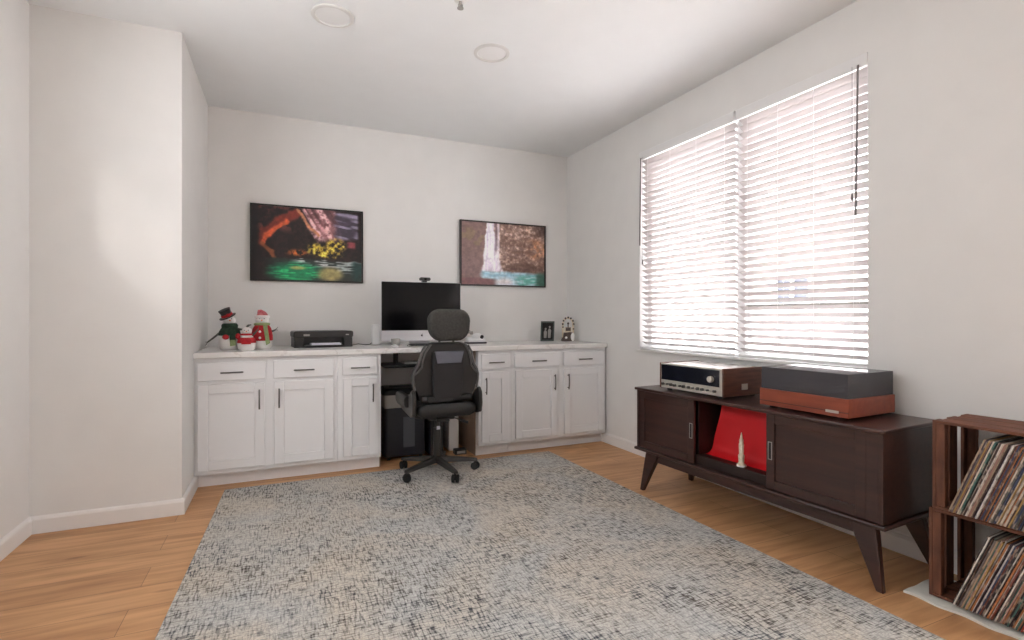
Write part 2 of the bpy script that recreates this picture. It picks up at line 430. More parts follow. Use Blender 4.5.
# ------------------------------------------------------------------ outside
g = G(); g.box(XR+.2, 12, -6, 14, -.6, -.5)
struct(g.build('yard_ground', 'ground'))
g = G(); g.box(-2.2, 7, -4.3, -4.1, -.6, 3.1)
struct(g.build('sun_block_wall', 'facade'))  # unseen wall added to block low sun from behind the room
nb = thing('neighbouring_house', 'pale stucco house wall with a small dark window, seen through the right blind', 'house', (7.0, 5.6, -.5))
g = G()
for a in ((0, .3, -7, -.46, 0, 2.9), (0, .3, .14, 8, 0, 2.9), (0, .3, -.46, .14, 0, 1.83), (0, .3, -.46, .14, 2.27, 2.9)): g.box(*a)
g.build('house_wall', 'facade', nb, smooth=False)
g = G(); g.box(.06, .1, -.44, .12, 1.86, 2.24); g.build('house_window', 'nwin', nb)
g = G(); g.box(.0, .12, -.46, -.44, 1.83, 2.27); g.box(.0, .12, .12, .14, 1.83, 2.27); g.box(.0, .12, -.17, -.145, 1.83, 2.27)
g.box(.0, .12, -.44, .12, 1.83, 1.86); g.box(.0, .12, -.44, .12, 2.24, 2.27); g.build('window_trim', 'trim', nb)

# ------------------------------------------------------------------ rug
g = G(); g.prism([(-.353, 3.90), (-.483, .4), (2.163, .4), (2.070, 3.91)], 'z', 0, .010)
rug = g.build('area_rug', 'rug', bevel=.004)
tag(rug, 'large cream and charcoal distressed rug lying on the oak floor', 'rug')

# ------------------------------------------------------------------ base cabinets
CF = 3.99           # cabinet face plane
def slab(g, x0, x1, z0, z1, shaker=True):
    y0, y1 = -.02, 0
    if not shaker: g.box(x0, x1, y0, y1, z0, z1); return
    s = .062
    g.box(x0, x0+s, y0, y1, z0, z1); g.box(x1-s, x1, y0, y1, z0, z1)
    g.box(x0+s, x1-s, y0, y1, z0, z0+s); g.box(x0+s, x1-s, y0, y1, z1-s, z1)
    g.box(x0+s, x1-s, -.009, y1-.002, z0+s, z1-s)
def pull(parent, c, horiz=True, L=.135):
    g = G(); x, z = c; y = -.047
    h = L/2; pts = []
    for k in range(9):
        s = -1+2*k/8
        q = y+.006*s*s
        pts.append((x+s*h, q, z) if horiz else (x, q, z+s*h))
    g.tube(pts, .0052, 8)
    for s in (-1, 1):
        e = (x+s*h*.8, y+.004, z) if horiz else (x, y+.004, z+s*h*.8)
        f = (e[0], -.019, e[2]); g.cyl(e, f, .0042, n=8)
    return g.build('handle', 'nickel', parent)
def cabinet(x0, x1, cols, label, side=None):
    # cols: (drawer x0, x1, door x0, x1, handle side)
    cx = (x0+x1)/2
    t = thing('base_cabinet', label, 'cabinet', (cx, CF, 0), 0, 'white shaker base cabinets along the back wall')
    a, b = x0-cx, x1-cx
    depth = YB-CF-.01
    g = G(); g.box(a, b, 0, depth, .092, .874); g.box(a, b, .065, depth, 0, .092)
    g.build('body', 'cab', t, bevel=.0015)
    if side:
        xx = a if side < 0 else b
        g = G()
        sx0, sx1 = (xx-.006, xx-.0005) if side < 0 else (xx+.0005, xx+.006)
        g.box(sx0, sx1, .0655, depth, .0, .873); lab(g.build('side_panel', 'cabin', t), 'unpainted brown side panel')
    for (d0, d1, e0, e1, hs) in cols:
        g = G(); slab(g, d0-cx, d1-cx, .722, .845, False); d = g.build('drawer', 'cab', t, bevel=.003)
        pull(d, ((d0+d1)/2-cx, .776), True)
        g = G(); slab(g, e0-cx, e1-cx, .124, .698); d = g.build('door', 'cab', t, bevel=.0025)
        hx = (e1-.032 if hs > 0 else e0+.032)-cx
        pull(d, (hx, .585), False)
    return t
KL, KR = .678, 1.463
cabinet(-.54+.001, .366, [(-.52, -.108, -.518, -.116, 1), (-.060, .335, -.056, .335, -1)], 'wide white two-door cabinet at the left end, under the snowmen and printer')
cabinet(.367, KL, [(.399, .648, .403, .648, 1)], 'narrow white cabinet with one door, left of the knee space', 1)
cabinet(KR, 1.755, [(1.486, 1.735, 1.488, 1.725, -1)], 'narrow white cabinet with one door, just right of the office chair', -1)
cabinet(1.756, XR-.001, [(1.783, 2.225, 1.792, 2.19, 1), (2.256, 2.672, 2.26, 2.672, -1)], 'wide white two-door cabinet at the right end, beside the right wall')
g = G(); g.box(-.539, XR-.001, 3.955, YB-.001, .8745, .9125)
tag(g.build('countertop', 'quartz', bevel=.003), 'long white veined quartz countertop spanning all the white cabinets', 'countertop')
TZ = .9125

# ------------------------------------------------------------------ framed landscapes (colour per vertex from noise)
def vnoise(x, y, seed):
    xi = np.floor(x).astype(np.int64); yi = np.floor(y).astype(np.int64); xf = x-xi; yf = y-yi
    def h(a, b):
        n = (a*374761393+b*668265263+seed*974634777) & 0xffffffff
        n = ((n ^ (n >> 13))*1274126177) & 0xffffffff
        return ((n ^ (n >> 16)) & 0xffff)/65535.0
    u = xf*xf*(3-2*xf); v = yf*yf*(3-2*yf)
    return (h(xi, yi)*(1-u)+h(xi+1, yi)*u)*(1-v)+(h(xi, yi+1)*(1-u)+h(xi+1, yi+1)*u)*v
def fbm(x, y, seed, o=4):
    r = 0; a = .5; t = 0
    for i in range(o): r = r+a*vnoise(x*2**i, y*2**i, seed+i); t += a; a *= .55
    return r/t
def sm(a, b, x):
    t = np.clip((x-a)/(b-a), 0, 1); return t*t*(3-2*t)
def cavern(U, V):
    A = np.zeros(U.shape+(3,))
    def lay(mask, c):
        nonlocal A
        m = np.clip(mask, 0, 1)[..., None]; A = A*(1-m)+np.array(c, float)*m
    n = fbm(U*14, V*10, 3); nn = fbm(U*40, V*28, 8); d = fbm(U*6, V*4, 5)
    Uw = U+(n-.5)*.06; Vw = V+(d-.5)*.08
    lay(np.ones_like(U), (22, 13, 14))
    lay(sm(.48, .66, n)*.8*sm(.62, .72, V)*(1-sm(.4, .5, U)), (118, 62, 58)); lay(sm(.5, .62, nn)*.5, (48, 26, 28))
    # arch of lit red rock
    def stroke(p, w, c, k=1):
        m = np.zeros_like(U)
        for (a, b) in zip(p, p[1:]):
            ax, ay = a; bx, by = b; dx, dy = bx-ax, by-ay
            t = np.clip(((Uw-ax)*dx+(Vw-ay)*dy)/(dx*dx+dy*dy), 0, 1)
            dist = np.hypot((Uw-ax-t*dx)*1.4, Vw-ay-t*dy); m = np.maximum(m, 1-sm(w*.4, w, dist))
        lay(m*k, c)
    stroke([(.08, .52), (.12, .66), (.22, .80), (.38, .93)], .09, (120, 44, 34))
    stroke([(.09, .50), (.12, .62), (.2, .72), (.3, .82)], .045, (206, 92, 54))
    stroke([(.08, .5), (.16, .4), (.2, .3)], .04, (150, 84, 50), .8)
    # pink slanted strata
    s = sm(.40, .48, Uw-(1-Vw)*.25)*(1-sm(.70, .8, Uw-(1-Vw)*.12))*sm(.5, .62, Vw)
    st = vnoise((U*1.6+V*.7)*22, V*2, 11)
    lay(s*(.45+.55*sm(.35, .6, st)), (168, 112, 116)); lay(s*sm(.5, .7, st)*sm(.3, .55, nn), (228, 186, 188)); lay(s*sm(.55, .7, n)*.6, (92, 50, 52))
    stroke([(.4, .98), (.48, .78), (.58, .62)], .03, (196, 130, 96))
    # violet grey wall on the right
    s = sm(.72, .78, Uw)*(1-sm(.95, .98, U))*sm(.56, .64, Vw)*(1-sm(.95, .99, V))
    st = vnoise(U*5, V*26+U*6, 21)
    lay(s*.9, (66, 58, 74)); lay(s*sm(.5, .7, st), (142, 134, 158))
    lay(sm(.84, .88, Uw)*(1-sm(.93, .96, Uw))*sm(.44, .48, Vw)*(1-sm(.54, .58, Vw)), (140, 66, 72))
    # orange glow and bushes
    lay((1-sm(.0, .14, np.hypot((U-.4), (V-.38)*2)))*sm(.4, .6, nn), (224, 120, 54))
    b = np.maximum(1-sm(.05, .12, np.hypot(U-.57, (V-.44)*1.1)), np.maximum(1-sm(.05, .12, np.hypot(U-.75, (V-.5)*.9)), 1-sm(.05, .15, np.hypot((U-.68)*.8, (V-.38)*1.8))))
    lay(b*sm(.38, .52, nn), (182, 158, 58)); lay(b*sm(.6, .72, nn), (226, 206, 96))
    # river
    riv = 1-sm(.27, .31, V+(U-.5)*.04+(n-.5)*.04)
    lay(riv*sm(.06, .2, U), (34, 44, 42))
    wv = vnoise(U*14, V*70, 31)
    lay(riv*sm(.3, .45, U)*sm(.17, .22, V)*sm(.45, .7, wv), (190, 194, 196))
    lay(riv*sm(.7, .8, U)*sm(.08, .16, V)*sm(.4, .7, wv), (150, 160, 160))
    gr = riv*(1-sm(.1, .28, np.hypot((U-.38)*.9, (V-.11)*1.6)))
    lay(gr, (20, 128, 84)); lay(gr*sm(.5, .7, wv), (44, 186, 116)); 
    lay(riv*(1-sm(.07, .16, np.hypot(U-.7, (V-.09)*1.2)))*.85, (176, 160, 104))
    lay(riv*(1-sm(.04, .1, np.hypot(U-.4, (V-.17)*3)))*.7, (206, 170, 100))
    lay(riv*sm(.88, .95, U), (24, 56, 54))
    lay((1-sm(.03, .08, U))*.8, (16, 12, 16))
    A = A*(.95+.5*(nn-.2))[..., None]
    return A
def falls(U, V):
    A = np.zeros(U.shape+(3,))
    def lay(mask, c):
        nonlocal A
        m = np.clip(mask, 0, 1)[..., None]; A = A*(1-m)+np.array(c, float)*m
    n = fbm(U*12, V*9, 43); nn = fbm(U*36, V*26, 48); d = fbm(U*5, V*4, 45)
    Uw = U+(n-.5)*.05; Vw = V+(d-.5)*.06
    lay(np.ones_like(U), (142, 112, 102))
    lay(sm(.35, .6, nn)*.8, (186, 158, 144)); lay(sm(.56, .7, nn)*.8, (216, 192, 176)); lay((1-sm(.3, .48, n))*.6, (112, 82, 72)); lay(sm(.5, .7, vnoise(U*9, V*22+U*5, 71))*.45, (118, 84, 70))
    lay(sm(.34, .5, U)*(1-sm(.03, .2, np.hypot(U-.9, (V-.6)*.8)))*sm(.3, .6, n)*.8, (206, 140, 96))
    lay(sm(.8, 1, Uw)*sm(.75, .95, Vw)*.8, (70, 52, 48)); lay((1-sm(.1, .22, np.hypot((U-.75)*.6, (V-.27)*1.6)))*.75, (92, 64, 54))
    lf = 1-sm(.26, .31, Uw-(1-V)*.0)
    lay(lf, (128, 102, 98)); lay(lf*sm(.45, .66, n)*sm(.45, .6, V)*(1-sm(.85, .95, V))*.7, (138, 118, 92)); lay(lf*(1-sm(.2, .45, V))*.7, (132, 104, 102))
    wd = .05+.12*(1-V)**1.3
    fall = (1-sm(wd*.7, wd, np.abs(Uw-.33-.03*(1-V))))*sm(.18, .24, V)
    st = vnoise(U*60, V*4, 51)
    lay(fall, (216, 206, 220)); lay(fall*sm(.3, .7, st), (244, 238, 246)); 
    lay((1-sm(.01, .02, np.abs(U-.40)))*sm(.45, .6, V)*.7, (120, 100, 110)); lay((1-sm(.008, .018, np.abs(U-.43)))*sm(.2, .3, V)*.8, (228, 218, 226))
    pool = (1-sm(.2, .25, Vw-.05*(.3-U)))*sm(.2, .26, Uw)*(1-sm(.92, .97, Uw))
    lay(pool, (146, 184, 200)); lay(pool*sm(.55, .75, U)*(1-sm(.1, .22, V)), (104, 178, 166)); lay(pool*sm(.45, .75, vnoise(U*14, V*50, 61))*.7, (186, 210, 220))
    lay(pool*(1-sm(.02, .1, np.hypot((U-.5)*.5, (V-.05)))), (214, 210, 214))
    lay((1-sm(.09, .13, Vw))*(1-sm(.35, .45, Uw)), (122, 84, 84))
    lay(sm(.86, .95, Uw)*(1-sm(.16, .26, Vw)), (54, 92, 80))
    return A*(1.02+.4*(nn-.3))[..., None]
def artwork(x, z, w, h, fn, frame_m, name, label):
    t = thing('framed_picture', label, 'picture', (x, YB, z), 0, 'framed landscape photographs on the back wall')
    f = .013
    g = G()
    for a in ((-w/2, w/2, -h/2, -h/2+f), (-w/2, w/2, h/2-f, h/2), (-w/2, -w/2+f, -h/2+f, h/2-f), (w/2-f, w/2, -h/2+f, h/2-f)):
        g.box(a[0], a[1], -.034, -.002, a[2], a[3])
    g.box(-w/2+f, w/2-f, -.012, -.004, -h/2+f, h/2-f)
    g.build('frame', frame_m, t, smooth=False)
    nx, nz = 168, 118
    us = np.linspace(0, 1, nx); vs = np.linspace(0, 1, nz)
    U, V = np.meshgrid(us, vs)
    col = np.clip(fn(U, V), 0, 255)/255
    col = np.where(col <= .04045, col/12.92, ((col+.055)/1.055)**2.4)
    W, Hh = w-2*f, h-2*f
    verts = [(-W/2+W*u, -.024, -Hh/2+Hh*v) for v in vs for u in us]
    faces = [(j*nx+i, j*nx+i+1, (j+1)*nx+i+1, (j+1)*nx+i) for j in range(nz-1) for i in range(nx-1)]
    me = bpy.data.meshes.new('print'); me.from_pydata(verts, [], faces)
    ca = me.color_attributes.new('ink', 'FLOAT_COLOR', 'POINT')
    ca.data.foreach_set('color', np.concatenate([col.reshape(-1, 3), np.ones((nx*nz, 1))], 1).ravel())
    m = bpy.data.materials.new(name); m.use_nodes = True; N = m.node_tree.nodes
    at = N.new('ShaderNodeVertexColor'); at.layer_name = 'ink'
    m.node_tree.links.new(at.outputs[0], N['Principled BSDF'].inputs['Base Color'])
    N['Principled BSDF'].inputs['Roughness'].default_value = .35
    me.materials.append(m)
    o = bpy.data.objects.new('print', me); C.objects.link(o); o.parent = t
    sd = o.modifiers.new('depth', 'SOLIDIFY'); sd.thickness = .004; sd.offset = -1
artwork(.198, 1.757, .882, .625, cavern, 'frameb', 'cavern_print', 'black-framed photograph of a dark red cavern with green water, above the printer')
artwork(1.980, 1.760, .905, .622, falls, 'framed', 'waterfall_print', 'brown-framed photograph of a waterfall and blue pool, right of the computer')

# ------------------------------------------------------------------ ceiling fittings
for (x, y, l) in ((.25, 3.01, 'round recessed ceiling light, the left and nearer one of the two'), (1.2, 3.03, 'round recessed ceiling light, the right and smaller-looking one of the two')):
    t = thing('ceiling_light', l, 'light', (x, y, ZC), 0, 'recessed ceiling lights')
    g = G(); n = 48
    prof = [(.113, 0), (.112, -.006), (.104, -.010), (.093, -.009), (.090, -.003)]
    g.lathe([(r, z) for r, z in prof], n=n); g.build('trim_ring', 'ring', t)
    g = G(); g.lathe([(.0, -.0035), (.06, -.0045), (.0895, -.0032), (.0895, -.0005), (0, -.0005)][::-1], n=n); g.build('diffuser', 'lens', t)
t = thing('sprinkler_head', 'small white fire sprinkler on the ceiling at the top edge of the photo', 'sprinkler', (.848, 2.585, ZC))
g = G(); g.lathe([(.0, -.0001), (.034, -.0001), (.033, -.006), (.02, -.012), (.0, -.012)][::-1], n=24); g.build('escutcheon', 'white', t)
g = G(); g.cyl((0, 0, -.012), (0, 0, -.03), .008, n=12); g.box(-.012, -.009, -.003, .003, -.045, -.028); g.box(.009, .012, -.003, .003, -.045, -.028)
g.box(-.012, .012, -.004, .004, -.031, -.026); g.cyl((0, 0, -.045), (0, 0, -.048), .017, n=16); g.build('deflector', 'grey', t)

# ------------------------------------------------------------------ all-in-one computer
t = thing('desktop_computer', 'silver all-in-one computer with a black screen on the countertop behind the chair', 'computer', (1.078, 4.33, TZ), R(-1))
g = G(); g.prism(rrect(.682, .497, .008, 4, 0, .285), 'y', -.006, .008)
sh = g.build('shell', 'alu', t, bevel=.002)
g = G(); g.prism(rrect(.674, .405, .006, 4, 0, .3275), 'y', -.0085, -.0062); g.build('screen', 'screen', t)
g = G(); lg = []
for k in range(24):
    a = 2*PI*k/24; r = .0095*(1+.06*math.cos(2*a)); lg.append((r*math.cos(a), .082+r*math.sin(a)*.98))
lg = [(x if not (x > .006 and abs(z-.084) < .005) else .0052, z) for x, z in lg]
g.prism(lg, 'y', -.0078, -.0058); g.prism([(0, .0935), (.004, .0955), (.004, .0995), (.0005, .097)], 'y', -.0078, -.0058)
lab(g.build('logo', 'black', t), 'small dark bitten fruit mark')
g = G(); back = [[(x*s, .008+d, .285+(z-.285)*s) for x, z in rrect(.682, .497, .008, 4, 0, .285)] for s, d in ((.99, 0), (.85, .014), (.5, .03), (.2, .034))]
g.loft(back); g.build('rear_case', 'alu', t)
g = G(); g.box(-.09, .09, .03, .036, .04, .3); g.box(-.09, .09, -.07, .10, 0, .006); g.prism([(.03, .3), (.036, .3), (.1, .006), (.094, .006)], 'x', -.09, .09)
g.build('stand', 'alu', t, bevel=.002)
t = thing('webcam', 'small black webcam clipped on top of the computer screen', 'webcam', (1.1, 4.33, TZ+.5325))
g = G(); g.prism(rrect(.095, .028, .0138, 5, 0, .026), 'y', -.028, .0); g.build('camera_body', 'glossb', t, bevel=.003)
g = G(); g.cyl((0, -.028, .026), (0, -.032, .026), .011, n=18); g.build('lens', 'screen', t)
g = G(); g.box(-.02, .02, -.012, .03, .0, .012); g.build('clip', 'black', t, bevel=.002)

# keyboard and small desk items
t = thing('keyboard', 'dark keyboard lying on the countertop in front of the computer', 'keyboard', (1.13, 4.13, TZ))
g = G(); g.prism([(-.06, 0), (.06, 0), (.06, .016), (-.06, .006)], 'x', -.21, .21); g.build('keyboard_base', 'grey', t, bevel=.002)
g = G()
for r_ in range(5):
    for k in range(14):
        x = -.2+.0288*k; y = -.052+.0218*r_; z = .0075+.0018*r_
        g.box(x, x+.024, y, y+.018, z, z+.006)
g.build('keys', 'black', t)
t = thing('router', 'slim white upright router standing left of the computer', 'router', (.715, 4.47, TZ))
g = G(); g.prism(rrect(.062, .17, .012, 4, 0, .09), 'y', -.03, .03); g.build('router_case', 'white', t, bevel=.004)
g = G(); g.box(-.045, .045, -.045, .045, 0, .006); g.build('router_foot', 'grey', t, bevel=.002)
t = thing('drinking_glass', 'small clear grey cup beside the left foot of the computer', 'cup', (.835, 4.22, TZ))
g = G(); g.lathe([(0, 0), (.030, 0), (.033, .004), (.037, .062), (.035, .062), (.031, .008), (0, .006)], n=28); g.build('cup_body', 'grey', t)
t = thing('computer_mouse', 'white computer mouse on the countertop left of the keyboard', 'mouse', (.80, 4.08, TZ))
g = G(); g.ball((0, 0, .008), .029, .052, .014); bm_ = g.bm
for v in bm_.verts: v.co.z = max(v.co.z, .0005)
g.build('mouse_shell', 'white', t)
g = G(); g.box(-.0015, .0015, .018, .036, .0165, .0215); g.build('scroll_wheel', 'grey', t)
t = thing('desk_phone', 'small white desk phone on a dark base, right of the chair headrest', 'phone', (1.585, 4.40, TZ), R(-6))
g = G(); g.box(-.09, .09, -.06, .06, .0, .014); g.build('phone_base', 'black', t, bevel=.003)
g = G(); g.prism([(-.055, .014), (.055, .014), (.05, .05), (.01, .055), (-.05, .035)], 'x', -.08, .078); g.ball((.02, .01, .05), .055, .035, .042); g.build('phone_body', 'white', t, bevel=.006)
g = G(); g.cyl((.05, -.034, .056), (.05, -.044, .063), .016, n=18); g.build('dial_button', 'black', t)
g = G(); g.box(-.078, -.05, -.02, .03, .09, .122); g.box(-.05, -.02, 0, .012, .08, .11); g.build('handset', 'grey', t, bevel=.005)
g = G(); pts = [(.53, 4.5, TZ+.004), (.58, 4.52, TZ+.012), (.63, 4.5, TZ+.004), (.67, 4.49, TZ+.004), (.682, 4.47, TZ+.02)]
g.tube(pts, .003, 6); tag(g.build('power_cable', 'black'), 'thin black cable on the countertop between printer and router', 'cable')

# ------------------------------------------------------------------ printer
t = thing('printer', 'black inkjet printer with white paper in its tray on the countertop', 'printer', (.075, 4.29, TZ), R(5))
W, D, Hh = .445, .26, .128
g = G()
g.prism(rrect(W, .052, .016, 5, W/2, Hh-.026), 'y', 0, D)
g.box(0.006, .075, .006, D-.004, .006, Hh-.05); g.box(W-.075, W-.006, .006, D-.004, .006, Hh-.05)
g.box(.075, W-.075, .07, D-.004, .006, Hh-.05); g.box(.004, W-.004, .004, D-.004, .0, .012)
g.build('printer_body', 'black', t, bevel=.004)
g = G(); g.box(.085, W-.085, -.03, .07, .0125, .019); g.box(.085, W-.085, -.034, -.028, .0125, .0185); g.build('output_tray', 'glossb', t, bevel=.002)
g = G(); g.box(.125, W-.1, -.027, .069, .0195, .033); g.build('paper_stack', 'paper', t)
g = G(); g.box(.07, .115, -.002, .0004, Hh-.038, Hh-.024); g.build('badge', 'grey', t)
g = G(); g.box(W-.06, W-.035, -.002, .0004, Hh-.034, Hh-.026); g.build('button', 'grey', t)

# ------------------------------------------------------------------ snowmen
SG = 'snowman figures on the countertop'
def twig(p, parent):
    g = G(); g.tube(p, [.010, .007, .005][:len(p)], 6)
    e = Vector(p[-1]); d = (Vector(p[-1])-Vector(p[-2])).normalized()
    for s in (-1, 1): g.tube([e, e+d*.018+Vector((0, 0, .012*s))], [.003, .002], 5)
    return g.build('twig_arm', 'twig', parent)
t = thing('snowman_figure', 'tallest snowman figure with a tilted black top hat and green scarf', 'figurine', (-.352, 4.25, TZ), 0, SG)
g = G(); g.lathe([(0, 0), (.05, 0), (.068, .02), (.074, .055), (.066, .10), (.05, .14), (.042, .17), (.02, .19), (0, .192)]); 
g.ball((-.002, 0, .213), .040, .040, .038); g.ball((-.025, 0, .0205), .04, .05, .02)
g.build('body', 'snow', t)
g = G(); mx = Matrix.Translation((-.012, 0, .238)) @ Matrix.Scale(.9, 4) @ Matrix.Rotation(R(-24), 4, 'Y') @ Matrix.Rotation(R(14), 4, 'X')
g.lathe([(0, 0), (.062, 0), (.064, .006), (.04, .009), (.038, .03), (.044, .06), (.046, .066), (0, .068)], mx=mx); hat = g.build('top_hat', 'black', t)
g = G(); g.lathe([(.0405, .010), (.043, .010), (.042, .028), (.0395, .028)], mx=mx); g.ball(mx @ Vector((.01, -.043, .02)), .016, .008, .012); g.build('hat_band', 'redk', hat)
g = G(); g.lathe([(.036, .155), (.052, .16), (.054, .178), (.046, .19), (.032, .192)]); g.lathe([(.02, .10), (.073, .105), (.068, .135), (.05, .165), (.03, .168)], n=24)
g.prism([(.0, .165), (.04, .165), (.046, .04), (.008, .035)], 'y', -.078, -.064); g.build('scarf', 'green', t, bevel=.002)
g = G(); g.prism([(.01, .075), (.044, .075), (.046, .035), (.008, .03)], 'y', -.081, -.078); g.build('scarf_fringe', 'sage', t)
twig([(-.04, 0, .145), (-.10, -.02, .09), (-.135, -.03, .06)], t); twig([(.05, 0, .15), (.09, -.02, .145), (.11, -.02, .16)], t)
g = G(); g.ball((-.02, -.07, .095), .022, .014, .018); g.build('red_mitten', 'redk', t)
g = G(); g.cyl((.004, -.038, .213), (.008, -.068, .208), .006, .001, n=8); g.build('nose', 'gold', t)
for e_ in ((-.014, -.035, .224), (.014, -.035, .225)): g = G(); g.ball(e_, .0035, n=8, m=6); g.build('eye', 'black', t)
t = thing('snowman_figure', 'smallest snowman figure in a red skirt, standing between the two taller ones', 'figurine', (-.238, 4.165, TZ), 0, SG)
g = G(); g.lathe([(0, 0), (.045, 0), (.057, .015), (.06, .045), (.05, .08), (.036, .105), (.02, .115), (0, .116)]); g.ball((.0, 0, .135), .033, .032, .031); g.build('body', 'snow', t)
g = G(); g.lathe([(.058, .052), (.0625, .055), (.054, .085), (.045, .092), (.04, .09)], n=24); g.lathe([(.03, .105), (.042, .108), (.04, .118), (.028, .12)], n=24); g.box(-.03, .03, -.066, -.058, .045, .078)
g.ball((-.055, -.01, .1), .016, .016, .022); g.build('red_skirt', 'redk', t)
g = G(); g.tube([(.0, 0, .165), (.012, 0, .178), (.03, 0, .182)], [.01, .007, .003], 8); g.build('hair_tuft', 'twig', t)
twig([(.03, 0, .1), (.06, -.01, .13), (.07, -.01, .145)], t)
g = G(); g.cyl((0, -.03, .135), (0, -.05, .133), .005, .001, n=8); g.build('nose', 'gold', t)
for e_ in (-.012, .012): g = G(); g.ball((e_, -.03, .143), .003, n=8, m=6); g.build('eye', 'black', t)
t = thing('snowman_figure', 'rightmost snowman figure in a red waistcoat with white buttons and knit cap', 'figurine', (-.143, 4.29, TZ), 0, SG)
g = G(); g.lathe([(0, 0), (.05, 0), (.066, .018), (.07, .05), (.064, .1), (.058, .15), (.04, .18), (0, .19)]); g.ball((0, 0, .215), .047, .044, .038); g.build('body', 'snow', t)
g = G(); g.lathe([(.069, .062), (.074, .065), (.073, .10), (.064, .15), (.048, .178), (.03, .182)], n=28); g.build('waistcoat', 'redk', t)
for z in (.085, .13): g = G(); g.ball((-.012, -.074+.1*(z-.085), z), .009, .004, .009, n=12, m=8); g.build('button', 'snow', t)
g = G(); g.lathe([(.034, .172), (.054, .176), (.056, .19), (.035, .197)], n=28); g.prism([(.008, .185), (.036, .185), (.056, .045), (.03, .03)], 'y', -.088, -.066); g.build('scarf', 'sage', t, bevel=.003)
g = G(); g.lathe([(.046, .228), (.052, .232), (.052, .246), (.046, .25)], n=28); g.build('cap_brim', 'snow', t)
g = G(); g.tube([(0, 0, .236), (-.008, 0, .262), (-.018, 0, .276), (-.03, 0, .278)], [.046, .036, .022, .012], 20); g.build('knit_cap', 'hatk', t)
g = G(); g.cyl((0, -.042, .213), (0, -.066, .21), .006, .001, n=8); g.build('nose', 'gold', t)
for e_ in (-.016, .016): g = G(); g.ball((e_, -.04, .225), .0035, n=8, m=6); g.build('eye', 'black', t)
twig([(.055, 0, .13), (.075, -.01, .133), (.092, -.01, .142)], t)

# ------------------------------------------------------------------ right-hand ornaments
t = thing('photo_frame', 'small dark standing photo frame with a black and white portrait on the right countertop', 'photo frame', (2.365, 4.50, TZ), R(-14)); t.scale = (1.08, 1.08, 1.1)
g = G(); tl = Matrix.Rotation(R(8), 4, 'X')
for a in ((-.062, .062, 0, .014), (-.062, .062, .166, .18), (-.062, -.05, .014, .166), (.05, .062, .014, .166)): g.box(a[0], a[1], -.008, .006, a[2], a[3], mx=tl)
g.build('frame', 'greyframe', t, bevel=.002)
g = G(); g.box(-.05, .05, -.002, .004, .014, .166, mx=tl); g.build('dark_print', 'frameb', t)
g = G()
for cx_, s in ((-.018, 1), (.02, 1.15)):
    g.prism([(cx_-.014, .03), (cx_+.010, .03), (cx_+.014, .085*s), (cx_+.004, .1*s), (cx_-.008, .1*s), (cx_-.016, .085*s)], 'y', -.0032, -.002, mx=tl)
    g.prism([(cx_+.009*math.cos(a*PI/6), .112*s+.010*math.sin(a*PI/6)) for a in range(12)], 'y', -.0032, -.002, mx=tl)
lab(g.build('pale_figures', 'grey', t), 'two pale figures in the photograph')
g = G(); g.prism([(.006, .12), (.01, .12), (.085, .0), (.075, .0)], 'x', -.015, .015); g.build('easel_leg', 'frameb', t)
t = thing('keepsake_ornament', 'ornate arched cream ornament with dark beads and a bronze base, near the room corner', 'ornament', (2.565, 4.44, TZ), R(-14)); t.scale = (1.15, 1.15, 1.2)
g = G(); arch = [(.045*math.cos(PI*k/12), .14+.05*math.sin(PI*k/12)) for k in range(13)]
g.tube([(.045, 0, .03)]+[(x, 0, z) for x, z in arch]+[(-.045, 0, .03)], .009, 8); g.box(-.03, .03, -.008, .008, .07, .115); g.build('arch', 'ivory', t, bevel=.002)
for k in range(0, 13, 2): g = G(); g.ball((arch[k][0]*1.08, -.008, .14+(arch[k][1]-.14)*1.08), .0085, .007, .0085, n=10, m=8); g.build('bead', 'bronze', t)
for b_, r_ in (((0, -.008, .145), .010), ((.046, -.008, .1), .007), ((-.046, -.008, .115), .007)): g = G(); g.ball(b_, r_, n=10, m=8); g.build('bead', 'bronze', t)
g = G(); g.box(-.022, .022, -.0105, -.008, .084, .112); g.box(-.004, .004, -.008, .0, .11, .15); g.build('plaque', 'bronze', t)
g = G(); g.prism([(-.058, 0), (.03, 0), (.035, .03), (.04, .07), (.02, .075), (-.04, .07), (-.045, .04)], 'y', -.025, .025); g.build('base', 'bronze', t, bevel=.005)
g = G(); g.ball((.036, -.02, .036), .02, .016, .034); g.ball((-.022, -.024, .03), .011, .006, .010); g.build('white_bead', 'snow', t)

# ------------------------------------------------------------------ knee space
t = thing('keyboard_tray', 'dark pull-out keyboard tray hanging under the countertop left of the chair', 'tray', (1.02, 4.02, TZ-.038))
g = G(); g.prism(rrect(.62, .26, .03, 5, 0, .13), 'z', -.118, -.094); g.build('tray_board', 'black', t, bevel=.008)
g = G()
for s in (-1, 1):
    g.box(s*.20-.02, s*.20+.02, .05, .24, -.0005, -.012); g.box(s*.20-.006, s*.20+.006, .06, .2, -.095, -.01)
g.build('bracket', 'black', t)
t = thing('notepad', 'pale grey pad lying on the keyboard tray', 'pad', (.985, 4.14, TZ-.038-.0935))
g = G(); g.box(-.11, .11, -.08, .08, 0, .012); g.build('cover', 'grey', t, bevel=.002)
t = thing('paper_shredder', 'black paper shredder bin with grey collar and clear window, left of the chair', 'shredder', (.905, 4.30, 0))
g = G(); g.prism(rrect(.33, .26, .03, 5), 'z', .03, .42); g.build('bin', 'navy', t, bevel=.004)
g = G(); g.loft([[(x*s, y*s, z) for x, y in rrect(.335, .265, .03, 5)] for s, z in ((1, .42), (1.03, .47), (1.03, .525))]); g.build('collar', 'grey', t, bevel=.003)
